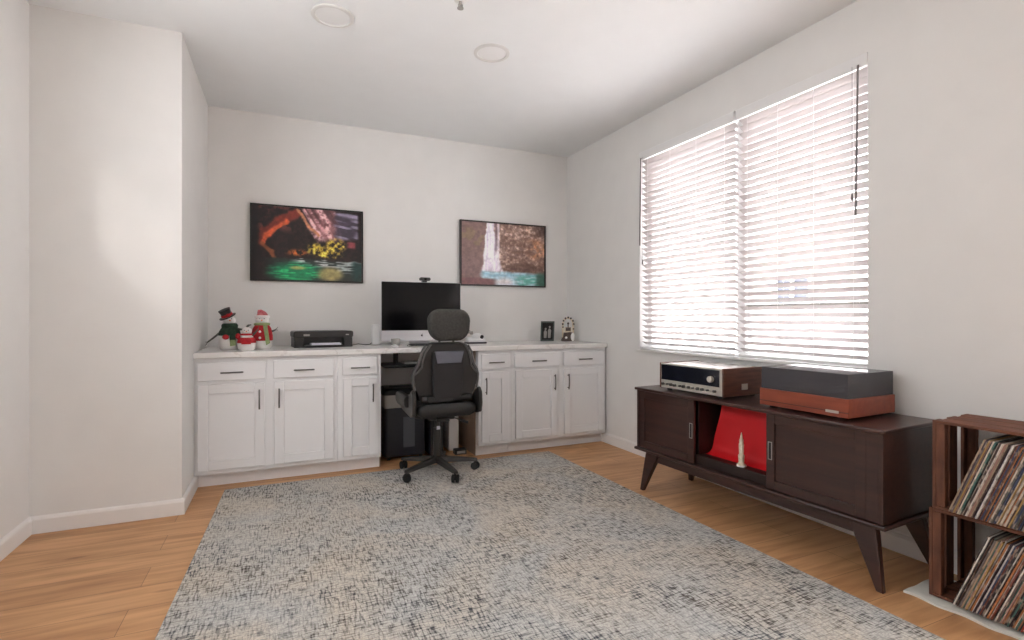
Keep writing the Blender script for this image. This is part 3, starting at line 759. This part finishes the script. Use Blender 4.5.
g = G(); g.loft([[(x*s, y*s, z) for x, y in rrect(.34, .27, .03, 5)] for s, z in ((1.03, .525), (1.04, .555), (.9, .575))]); g.box(-.11, .11, -.008, .008, .57, .58); g.build('shredder_head', 'black', t, bevel=.003)
g = G(); g.box(-.02, .075, -.134, -.131, .10, .345); g.build('bin_window', 'clear', t, bevel=.001)
for x in (-.13, .13):
    for y in (-.1, .1):
        g = G(); g.cyl((x-.012, y, .018), (x+.012, y, .018), .018, n=14); g.box(x-.014, x+.014, y-.012, y+.012, .018, .032); g.build('caster', 'rubber', t)
t = thing('computer_tower', 'narrow dark computer tower behind the chair post', 'computer', (1.165, 4.33, 0))
g = G(); g.box(-.055, .055, -.16, .2, .008, .42); g.build('tower_case', 'navy', t, bevel=.004)
g = G(); g.box(-.05, .05, -.166, -.1605, .02, .41); g.build('front_panel', 'black', t, bevel=.002)
g = G(); g.cyl((0, -.166, .38), (0, -.169, .38), .007, n=12); g.build('power_button', 'grey', t)
g = G(); g.box(-.045, .045, -.13, -.1, .0, .008); g.box(-.045, .045, .14, .17, .0, .008); g.build('feet', 'rubber', t)
t = thing('upright_box', 'tall slim white box standing under the countertop, right of the chair post', 'box', (1.345, 4.36, 0))
g = G(); g.box(-.043, .043, -.08, .12, .0, .60); g.build('case', 'white', t, bevel=.005)
g = G(); g.box(-.02, .02, -.083, -.0805, .42, .58); g.build('grille', 'grey', t, bevel=.001)
t = thing('power_adapter', 'small black box on the floor under the countertop, beside the slim white box', 'box', (1.36, 4.16, 0))
g = G(); g.box(-.05, .05, -.035, .035, .0, .045); g.build('adapter_case', 'black', t, bevel=.006)
g = G(); g.box(-.035, .035, -.0365, -.0351, .012, .032); g.build('label_plate', 'grey', t)

# ------------------------------------------------------------------ office chair (faces the desk, back to the camera)
ch = thing('office_chair', 'black high-back office chair with a charcoal headrest, pushed up to the desk', 'chair', (1.035, 3.70, .0105), R(0))
hub_z = .095
g = G(); g.cyl((0, 0, .075), (0, 0, .125), .04, .034, n=24); g.build('base_hub', 'glossb', ch, bevel=.003)
for k in range(5):
    a = R(-8+72*k); d = Vector((math.cos(a), math.sin(a), 0)); s = Vector((-d.y, d.x, 0))
    g = G()
    def ring(r, w_, z0, z1): p = d*r; return [tuple(p-s*w_+Vector((0, 0, z0))), tuple(p+s*w_+Vector((0, 0, z0))), tuple(p+s*w_*.75+Vector((0, 0, z1))), tuple(p-s*w_*.75+Vector((0, 0, z1)))]
    g.loft([ring(.02, .028, .078, .122), ring(.15, .023, .07, .105), ring(.27, .019, .062, .088), ring(.30, .016, .062, .082)])
    leg = g.build('base_leg', 'glossb', ch, bevel=.005, seg=3)
    g = G(); e = d*.285; c = e+Vector((0, 0, .028))
    g.cyl(e+Vector((0, 0, .04)), e+Vector((0, 0, .066)), .007, n=10)
    ax = Vector((math.cos(a+.9), math.sin(a+.9), 0))
    for q in (-1, 1): g.cyl(c+ax*q*.006, c+ax*q*.024, .028, n=20)
    g.cyl(c-ax*.02, c+ax*.02, .012, n=10)
    g.build('caster', 'rubber', leg, bevel=.003)
g = G(); g.cyl((0, 0, .12), (0, 0, .33), .031, .028, n=24); g.cyl((0, 0, .33), (0, 0, .41), .02, n=20); g.build('gas_lift', 'glossb', ch)
g = G(); g.box(-.012, .012, -.034, -.029, .32, .345); lab(g.build('tag', 'paper', ch), 'small white sticker on the post')
g = G(); g.box(-.11, .11, -.12, .13, .405, .445); g.box(-.05, .05, -.17, -.1, .40, .43); g.build('tilt_mechanism', 'black', ch, bevel=.006)
g = G(); g.tube([(.08, -.02, .41), (.14, -.03, .39), (.17, -.035, .375)], .005, 8); g.tube([(.165, -.034, .377), (.225, -.04, .355)], .0105, 10); g.build('tilt_lever', 'black', ch)
# seat: thick padded shell
def pad(w_, d_, z0, z1, cy, r=.06, puff=.9, n=6):
    rings = []
    for i in range(n+1):
        t_ = i/n; z = z0+(z1-z0)*t_; s = 1-(1-puff)*(abs(2*t_-1)**3)
        rings.append([(x*s, cy+y*s, z) for x, y in rrect(w_, d_, r, 6)])
    return rings
g = G(); g.loft(pad(.50, .50, .44, .53, .02)); g.build('seat', 'blackm', ch)
g = G(); g.loft(pad(.475, .09, .455, .545, -.235, .04, .82)); g.build('seat_rear_bolster', 'blackm', ch)
for s, nm in ((-1, 'l'), (1, 'r')):
    g = G()
    pr = [(-.28, .475), (-.2, .455), (.05, .47), (.12, .50), (.05, .53), (-.14, .57), (-.2, .625), (-.25, .65), (-.285, .62), (-.295, .54)]
    g.prism([(y, z) for y, z in pr], 'x', s*.246 if s > 0 else -.276, s*.276 if s > 0 else -.246)
    g.build('side_bracket', 'glossb', ch, bevel=.01, seg=3)
# padded flip arm on the left
g = G(); g.loft([[(-.285-x*.8, -.05+y, z) for x, z in [(a*s_, .555+b*s_) for a, b in rrect(.075, .10, .035, 5)]] for s_, y in ((.75, -.11), (1, -.06), (1, .12), (.8, .18))]); g.build('armrest', 'blackm', ch)
g = G(); g.loft([[(.235+x*.4, .06+y, z) for x, z in [(a*s_, .545+b*s_) for a, b in rrect(.075, .09, .035, 5)]] for s_, y in ((.75, -.11), (1, -.06), (1, .12), (.8, .18))]); g.build('armrest', 'blackm', ch)
# backrest outline (x, z) mirrored
half = [(.14, .555), (.215, .57), (.243, .64), (.262, .70), (.262, .745), (.245, .785), (.218, .82), (.202, .87), (.182, .92), (.158, .955), (.11, .965)]
outline = half+[(-x, z) for x, z in half[::-1]]
def back_y(z, x=0): return -.21-.06*(z-.55)+.30*(x*x)*1.0
def shell(ol, y_off, th, sc_=1.0, zc=.76):
    r = []
    for k, (dy, s) in enumerate(((0, .96), (.25, 1), (.75, 1), (1, .95))):
        r.append([(x*s*sc_, back_y(z, x)+y_off+th*dy, zc+(z-zc)*s*sc_) for x, z in ol])
    return r
g = G(); g.loft(shell(outline, -.035, .075)); g.build('backrest', 'blackm', ch)
# raised border piping of the wings
for s in (-1, 1):
    g = G(); p = [(s*x, back_y(z, x)-.041, z) for x, z in ((.13, .955), (.17, .90), (.19, .84), (.195, .80), (.225, .765), (.25, .75))]
    g.tube(p, .007, 8); g.build('wing_trim', 'wing', ch)
    g = G(); p = [(s*x, back_y(z, x)-.038, z) for x, z in ((.165, .945), (.195, .90), (.208, .85), (.222, .81), (.245, .775), (.258, .74), (.256, .70), (.245, .64))]
    g.tube(p, .008, 8); g.build('wing_trim', 'wing', ch)
g = G(); cp = [(-.115, .90), (.125, .90), (.128, .86), (.112, .60), (.09, .575), (-.09, .575), (-.112, .60), (-.122, .86)]
g.loft([[(x*s, back_y(z)-.034-d, .74+(z-.74)*s) for x, z in cp] for d, s in ((-.01, 1), (.022, 1), (.028, .96))]); g.build('back_panel', 'blackp', ch)
g = G(); cp = [(-.108, .905), (.118, .905), (.098, .825), (-.088, .825)]
g.loft([[(x*s, back_y(z)-.055-d, .865+(z-.865)*s) for x, z in cp] for d, s in ((-.005, 1), (.012, 1), (.015, .93))]); lab(g.build('mesh_pocket', 'meshgrey', ch), 'grey mesh pocket at the top of the back panel')
g = G(); g.prism([(-.16, .6), (.05, .6), (.05, .555), (-.16, .555)], 'y', -.27, -.21); 
g.cyl((-.2, -.235, .578), (.2, -.235, .578), .026, n=16); g.build('lumbar_bar', 'blackm', ch, bevel=.008)
g = G()
for s in (-1, 1): g.cyl((s*.05, back_y(.97), .95), (s*.05, back_y(1.0)-.0, 1.0), .008, n=10)
g.build('headrest_posts', 'nickel', ch)
g = G(); rings = []
hr = [(x, z) for x, z in rrect(.297, .222, .082, 7, .018, 1.085)]
hr = [(x*(1.0-.10*max(0, (1.09-z)/.12)), z) for x, z in hr]
for d, s in ((-.066, .72), (-.058, .88), (-.04, .97), (0, 1), (.035, .97), (.05, .88), (.056, .7)):
    rings.append([(.018+(x-.018)*s, -.235+d+.25*x*x, 1.085+(z-1.085)*s) for x, z in hr])
g.loft(rings); g.build('headrest', 'headr', ch)

for o in ch.children:
    if o.name.split('.')[0] in ('seat', 'seat_rear_bolster', 'side_bracket', 'armrest', 'backrest', 'wing_trim', 'back_panel', 'mesh_pocket', 'lumbar_bar', 'tilt_mechanism'):
        for v in o.data.vertices: v.co.x *= .90
# ------------------------------------------------------------------ media console
cp0 = Vector((2.18, 2.85)); cdir = Vector((2.28, 1.345))-cp0; CL = cdir.length; crz = math.atan2(cdir.y, cdir.x)
con = thing('media_console', 'long dark brown media console with sliding doors and splayed legs under the window', 'console', (cp0.x, cp0.y, 0), crz)
CD = .46; CT = .68
g = G(); g.box(-.012, CL+.012, -.012, CD, CT-.018, CT); g.build('top_board', 'espresso', con, bevel=.004)
g = G(); g.box(-.014, CL+.014, -.014, CD, .262, .280); g.build('bottom_board', 'espresso', con, bevel=.005)
for x in (0, CL-.018): g = G(); g.box(x, x+.018, 0, CD-.005, .2805, CT-.0185); g.build('side_panel', 'espresso', con, bevel=.001)
g = G(); g.box(.018, CL-.018, CD-.02, CD-.012, .28, CT-.018); g.build('back_panel', 'espdark', con)
g = G(); g.box(.018, CL-.018, .030, CD-.021, .2805, .335); g.build('inner_ledge', 'espdark', con, bevel=.002)
for x in (.478, .985):
    g = G(); g.box(x, x+.014, .045, CD-.021, .3355, CT-.019); g.build('divider', 'espdark', con)
def cdoor(x0, x1, hx, y):
    g = G(); z0, z1 = .283, CT-.021; s = .045
    g.box(x0, x0+s, y, y+.018, z0, z1); g.box(x1-s, x1, y, y+.018, z0, z1)
    g.box(x0+s+.001, x1-s-.001, y, y+.018, z0, z0+s); g.box(x0+s+.001, x1-s-.001, y, y+.018, z1-s, z1); g.box(x0+s-.002, x1-s+.002, y+.010, y+.016, z0+s-.002, z1-s+.002)
    d = g.build('sliding_door', 'espresso', con, bevel=.0015)
    g = G()
    for a in ((-.011, -.008, .43, .52), (.008, .011, .43, .52), (-.008, .008, .43, .4335), (-.008, .008, .5165, .52)): g.box(hx+a[0], hx+a[1], y-.0025, y+.004, a[2], a[3])
    h = g.build('recessed_pull', 'grey', d)
    g = G(); g.box(hx-.008, hx+.008, y-.0008, y+.002, .4335, .5165); g.build('pull_cup', 'black', h)
cdoor(.020, .488, .468, .004)
cdoor(.965, 1.44, .987, .004)
g = G(); g.box(1.441, CL-.0185, .002, .02, .283, CT-.021); g.build('end_stile', 'espresso', con, bevel=.001)
g = G(); g.box(.09, CL-.09, .035, .055, .20, .2615); g.box(.09, CL-.09, CD-.055, CD-.035, .20, .2615); g.box(.09, .11, .055, CD-.055, .2, .2615); g.box(CL-.11, CL-.09, .055, CD-.055, .2, .2615); g.build('apron', 'espresso', con, bevel=.003)
for sx in (0, 1):
    for sy in (0, 1):
        tx = .115 if sx == 0 else CL-.10; ty = .045 if sy == 0 else CD-.045
        fx = .05 if sx == 0 else CL-.01; fy = .005 if sy == 0 else CD-.012
        def rg(cx_, cy_, a, b, z): return [(cx_-a, cy_-b, z), (cx_+a, cy_-b, z), (cx_+a, cy_+b, z), (cx_-a, cy_+b, z)]
        g = G(); g.loft([rg(fx, fy, .014, .012, 0), rg(tx*.75+fx*.25, ty*.75+fy*.25, .046, .018, .195), rg(tx, ty, .055, .02, .2612)])
        g.build('leg', 'espresso', con, bevel=.004)
def cpt(lx, ly, z):
    c, s = math.cos(crz), math.sin(crz); return (cp0.x+c*lx-s*ly, cp0.y+s*lx+c*ly, z)

# red sheet: leaning back in the opening, curling forward at the foot
g = G(); nx, nz = 14, 18; x0, x1 = .50, .972
prof = []
for j in range(nz+1):
    t_ = j/nz
    if t_ < .25: a = t_/.25*PI/2; y = .092+.06*math.sin(a); z = .337+.05*(1-math.cos(a))
    else: y = .152+.02*(t_-.25); z = .387+.27*(t_-.25)/.75
    prof.append((y, z))
vv = []
for th in (0, .003):
    vv.append([[g.bm.verts.new((x0+(x1-x0)*i/nx+(1-i/nx)**2*(.055*sm(.15, 1, np.array(j/nz)).item()), y+th+.008*math.sin(i*.45)*(j/nz), z)) for i in range(nx+1)] for j, (y, z) in enumerate(prof)])
for k in range(2):
    for j in range(nz):
        for i in range(nx):
            f = [vv[k][j][i], vv[k][j][i+1], vv[k][j+1][i+1], vv[k][j+1][i]]; g.bm.faces.new(f if k == 0 else f[::-1])
A, B = vv
edge = [(j, 0) for j in range(nz+1)]+[(nz, i) for i in range(1, nx+1)]+[(j, nx) for j in range(nz-1, -1, -1)]+[(0, i) for i in range(nx-1, 0, -1)]
for a, b in zip(edge, edge[1:]+edge[:1]): g.bm.faces.new((A[a[0]][a[1]], A[b[0]][b[1]], B[b[0]][b[1]], B[a[0]][a[1]]))
o = g.build('red_sheet', 'red'); o.location = (cp0.x, cp0.y, 0); o.rotation_euler = (0, 0, crz)
tag(o, 'bright red sheet standing in the open middle bay of the console', 'sheet')
o.location.z = -.0015

t = thing('spire_figurine', 'slender ivory spire figurine standing in front of the red sheet', 'figurine', cpt(.775, .058, .3355))
g = G(); g.lathe([(0, .0), (.022, .0), (.022, .012), (.014, .02), (.017, .06), (.012, .066), (.014, .12), (.011, .126), (.012, .142), (.008, .15), (.006, .162), (.0015, .184), (0, .185)][:], n=20); g.build('spire', 'ivory', t)
g = G(); g.lathe([(0, 0), (.026, 0), (.026, .008), (0, .008)], n=20)
g.bm.verts.ensure_lookup_table(); g.build('base', 'snow', t)
# ------------------------------------------------------------------ stereo receiver
rw, rd, rh = .505, .345, .160
rc = thing('stereo_receiver', 'vintage silver and walnut stereo receiver on the left of the console', 'receiver', cpt(.155, .055, CT), crz)
z0 = .016
g = G(); g.box(.012, rw-.012, .012, rd, z0, z0+rh-.004); g.build('chassis', 'topmetal', rc, bevel=.002)
lab(rc.children[0], 'pale metal top cover') if rc.children else None
for x in (0, rw-.012):
    g = G(); g.box(x, x+.012, .0, rd, z0-.002, z0+rh); g.build('wood_side', 'walnut', rc, bevel=.003)
g = G(); g.box(.012, rw-.012, .002, .0118, z0, z0+rh-.004); fp = g.build('faceplate', 'silver', rc, bevel=.002)
g = G(); g.box(.018, rw-.03, -.001, .0018, z0+.052, z0+rh-.012); g.build('dial_window', 'dial', fp, bevel=.001)
g = G(); g.cyl((rw-.085, -.001, z0+.093), (rw-.085, -.02, z0+.093), .019, .018, n=28); g.build('tuning_knob', 'silver', rc, bevel=.002)
for k, x in enumerate((.035, .075, .105, .135, .18, .21, .25, .285, .32, .355, .395, .445)):
    g = G(); r_ = (.0085, .006, .009, .009, .006, .0085)[k % 6]
    g.cyl((x, .002, z0+.026), (x, -.014, z0+.026), r_, n=16); g.build('knob', 'nickel', rc, bevel=.001)
g = G(); g.box(rw-.0005, rw+.002, .15, .2, z0+.032, z0+.066); lab(g.build('sticker', 'silver', rc), 'small pale sticker on the wooden side')
for x in (.05, rw-.05):
    for y in (.04, rd-.04):
        g = G(); g.cyl((x, y, 0), (x, y, z0), .016, n=16); g.build('foot', 'black', rc)

# ------------------------------------------------------------------ turntable
tw, td = .455, .372
tt = thing('turntable', 'rust-brown turntable under a smoky dust cover on the right of the console', 'turntable', cpt(.885, .062, CT), crz+R(-1))
z0 = .012
g = G(); g.box(0, tw, 0, td, z0, z0+.086); pl = g.build('plinth', 'plinth', tt, bevel=.002)
g = G(); g.box(.0, tw, -.0012, .0005, z0+.022, z0+.0245); g.build('groove', 'black', pl)
g = G(); g.box(.352, .412, -.003, .0005, z0+.016, z0+.028); lab(g.build('badge', 'silver', pl), 'small silver badge')
g = G(); g.box(.012, tw-.012, .012, td-.012, z0+.0862, z0+.0895); g.build('deck', 'black', tt, bevel=.001)
g = G(); g.cyl((.17, .165, z0+.0895), (.17, .165, z0+.107), .147, .15, n=64); g.build('platter', 'nickel', tt, bevel=.002)
g = G(); g.cyl((.17, .165, z0+.107), (.17, .165, z0+.110), .145, n=64); g.build('platter_mat', 'rubber', tt)
g = G(); g.cyl((.37, .27, z0+.0895), (.37, .27, z0+.135), .02, n=20); g.tube([(.37, .3, z0+.135), (.37, .2, z0+.135), (.36, .1, z0+.13), (.33, .06, z0+.122)], .005, 8); g.cyl((.37, .29, z0+.135), (.37, .315, z0+.135), .015, n=16); g.build('tonearm', 'silver', tt)
# dust cover, thin walled box open below
g = G(); cz0, cz1 = z0+.0866, z0+.198; th = .003
for a in ((.006, tw-.006, .006, .006+th), (.006, tw-.006, td-.006-th, td-.006), (.006, .006+th, .006+th, td-.006-th), (tw-.006-th, tw-.006, .006+th, td-.006-th)): g.box(a[0], a[1], a[2], a[3], cz0, cz1-th)
g.box(.006, tw-.006, .006, td-.006, cz1-th, cz1); g.build('dust_cover', 'smoke', tt, smooth=False)
for x in (.05, tw-.05):
    for y in (.045, td-.045):
        g = G(); g.cyl((x, y, 0), (x, y, z0), .02, n=16); g.build('foot', 'rubber', tt)

# ------------------------------------------------------------------ crates, felt mat, records
g = G(); gx, gy = 30, 14; L0, L1, D0, D1 = -.07, .62, -.045, .245
rnd = random.Random(4)
top = [[g.bm.verts.new((L0+(L1-L0)*i/gx, (D0+(D1-D0)*j/gy)+(.006*math.sin(i*.9) if j == 0 else 0), .013+.002*math.sin(i*.8+j)+(-.004 if j in (0, gy) or i in (0, gx) else 0))) for i in range(gx+1)] for j in range(gy+1)]
bot = [[g.bm.verts.new((v.co.x, v.co.y, .0006)) for v in row] for row in top]
for j in range(gy):
    for i in range(gx):
        g.bm.faces.new((top[j][i], top[j][i+1], top[j+1][i+1], top[j+1][i])); g.bm.faces.new((bot[j][i], bot[j+1][i], bot[j+1][i+1], bot[j][i+1]))
edge = [(0, i) for i in range(gx+1)]+[(j, gx) for j in range(1, gy+1)]+[(gy, i) for i in range(gx-1, -1, -1)]+[(j, 0) for j in range(gy-1, 0, -1)]
for a, b in zip(edge, edge[1:]+edge[:1]): g.bm.faces.new((top[a[0]][a[1]], bot[a[0]][a[1]], bot[b[0]][b[1]], top[b[0]][b[1]]))
krz = R(-90+3.5); k0 = (2.418, 1.250)
o = g.build('felt_mat', 'matw'); o.location = (*k0, 0); o.rotation_euler = (0, 0, krz)
tag(o, 'pale felt mat on the floor under the lower record crate', 'mat')
KD, KLn, KH = .29, .50, .357
def kpt(lx, ly, z):
    c, s = math.cos(krz), math.sin(krz); return (k0[0]+c*lx-s*ly, k0[1]+s*lx+c*ly, z)
def crate(z, label, dx=0):
    t = thing('wooden_crate', label, 'crate', kpt(dx, 0, z), krz, 'stacked wooden record crates')
    th = .012
    for s in (0, 1):
        xa = 0 if s == 0 else KLn-th
        for (a, b) in ((0, .055), (.115, .18), (.235, KD)):
            g = G(); g.box(xa, xa+th, a, b, .0, KH); g.build('end_board', 'cratev', t, bevel=.002)
        xp = th if s == 0 else KLn-th-.026
        for a in (.0, KD-.03):
            g = G(); g.box(xp+.0003, xp+.030, a+.001, a+.03, th+.0005, KH-th-.0005); g.build('corner_post', 'cratev', t, bevel=.002)
    for zz in (0, KH-th):
        for k, (a, b) in enumerate(((0, .09), (.096, .19), (.196, KD))):
            g = G(); g.box(th+.0005, KLn-th-.0005, a, b, zz, zz+th); g.build('slat_board', 'crate', t, bevel=.002)
    return t
ZM = .0165
crate(ZM, 'lower weathered wooden crate of records, standing on the pale mat')
t2 = crate(ZM+KH+.001, 'upper weathered wooden crate of records, stacked on the other crate', .012)
# records
pal = [((62, 50, 62), 'dark violet'), ((170, 148, 124), 'tan'), ((120, 66, 52), 'rust'), ((206, 192, 176), 'cream'), ((38, 35, 38), 'black'), ((176, 112, 66), 'orange'), ((58, 68, 98), 'blue'),
       ((214, 208, 202), 'white'), ((92, 66, 56), 'brown'), ((176, 142, 84), 'ochre'), ((164, 58, 44), 'red'), ((84, 84, 80), 'grey green'), ((164, 124, 112), 'pink'), ((66, 104, 98), 'teal'), ((108, 98, 96), 'grey'), ((70, 52, 46), 'dark brown'), ((150, 104, 72), 'light brown')]
def recmat(i, c):
    # printed spine: base colour broken by small lettering-like dashes and worn edges
    m = bpy.data.materials.new('sleeve_%d' % i); m.use_nodes = True; nt = m.node_tree; N = nt.nodes; L = nt.links; b = N['Principled BSDF']; b.inputs['Roughness'].default_value = .5
    tc = N.new('ShaderNodeTexCoord'); oi = N.new('ShaderNodeObjectInfo')
    mp = N.new('ShaderNodeMapping'); mp.inputs['Scale'].default_value = (60, 4, 26); L.new(tc.outputs['Object'], mp.inputs[0]); vm = N.new('ShaderNodeVectorMath'); vm.operation = 'SCALE'; vm.inputs[0].default_value = (37, 91, 53); L.new(oi.outputs['Random'], vm.inputs['Scale']); L.new(vm.outputs[0], mp.inputs['Location'])
    n = N.new('ShaderNodeTexNoise'); n.inputs['Scale'].default_value = 1; n.inputs['Detail'].default_value = 3; L.new(mp.outputs[0], n.inputs['Vector'])
    r = N.new('ShaderNodeValToRGB'); e = r.color_ramp.elements; l = lin(c)
    lum = sum(c)/3; o_ = lin((60, 52, 50)) if lum > 140 else lin((196, 178, 160))
    e[0].position = .55; e[0].color = (*l, 1); e[1].position = .64; e[1].color = (*[a*.45+q*.55 for a, q in zip(l, o_)], 1)
    L.new(n.outputs[0], r.inputs[0]); L.new(r.outputs[0], b.inputs['Base Color']); return m
RM = [recmat(i, c) for i, (c, _) in enumerate(pal)]
ordn = ['first', 'second', 'third', 'fourth', 'fifth', 'sixth', 'seventh', 'eighth', 'ninth', 'tenth', 'eleventh', 'twelfth', 'thirteenth', 'fourteenth', 'fifteenth', 'sixteenth', 'seventeenth', 'eighteenth', 'nineteenth', 'twentieth']
tens = {2: 'twenty', 3: 'thirty', 4: 'forty', 5: 'fifty'}
def ordw(n):
    if n < 20: return ordn[n]
    n += 1
    d, u = divmod(n, 10)
    if u == 0: return {3: 'thirtieth', 4: 'fortieth', 5: 'fiftieth'}[d]
    return tens[d]+'-'+ordn[u-1]
SL = .320 ; LEAN = R(20)
def records(zb, where, group, seed, first_x):
    rr = random.Random(seed); x = first_x; n = 0
    end = KLn-.012-.027-SL*math.sin(LEAN)-.004
    while x < end:
        th = rr.choice((.003, .0036, .0044, .005, .006))
        pi_ = rr.choice([0, 0, 1, 2, 3, 3, 4, 4, 4, 5, 6, 6, 7, 7, 8, 9, 10, 11, 12, 13, 14, 15, 15, 16]); pi_ = {(11, 0): 4, (11, 1): 7, (11, 2): 4, (5, 0): 1}.get((seed, n), pi_)
        h = SL+rr.uniform(-.004, .004); jut = rr.uniform(-.004, .006)
        g = G()
        cs, sn = math.cos(LEAN), math.sin(LEAN)
        g.box(0, th*.93, 0, .305, 0, h)
        for v in g.bm.verts:
            X_, Z_ = v.co.x, v.co.z; v.co.x = X_*cs+Z_*sn; v.co.z = -X_*sn+Z_*cs+th*sn
        o = g.build('vinyl_record', RM[pi_], bevel=.0006, seg=1, smooth=False)
        o.location = kpt(x+th*sn*math.tan(LEAN), -.035+jut, zb); o.rotation_euler = (0, 0, krz)
        tag(o, '%s %s record sleeve from the left in the %s crate' % (ordw(n), pal[pi_][1], where) if False else '%s record from the left in the %s crate, with a %s spine' % (ordw(n), where, pal[pi_][1]), 'record', group)
        x += th/cs; n += 1
records(ZM+.0125, 'lower', 'record sleeves leaning in the lower crate', 11, .09)
records(ZM+KH+.001+.0125, 'upper', 'record sleeves leaning in the upper crate', 5, .078)
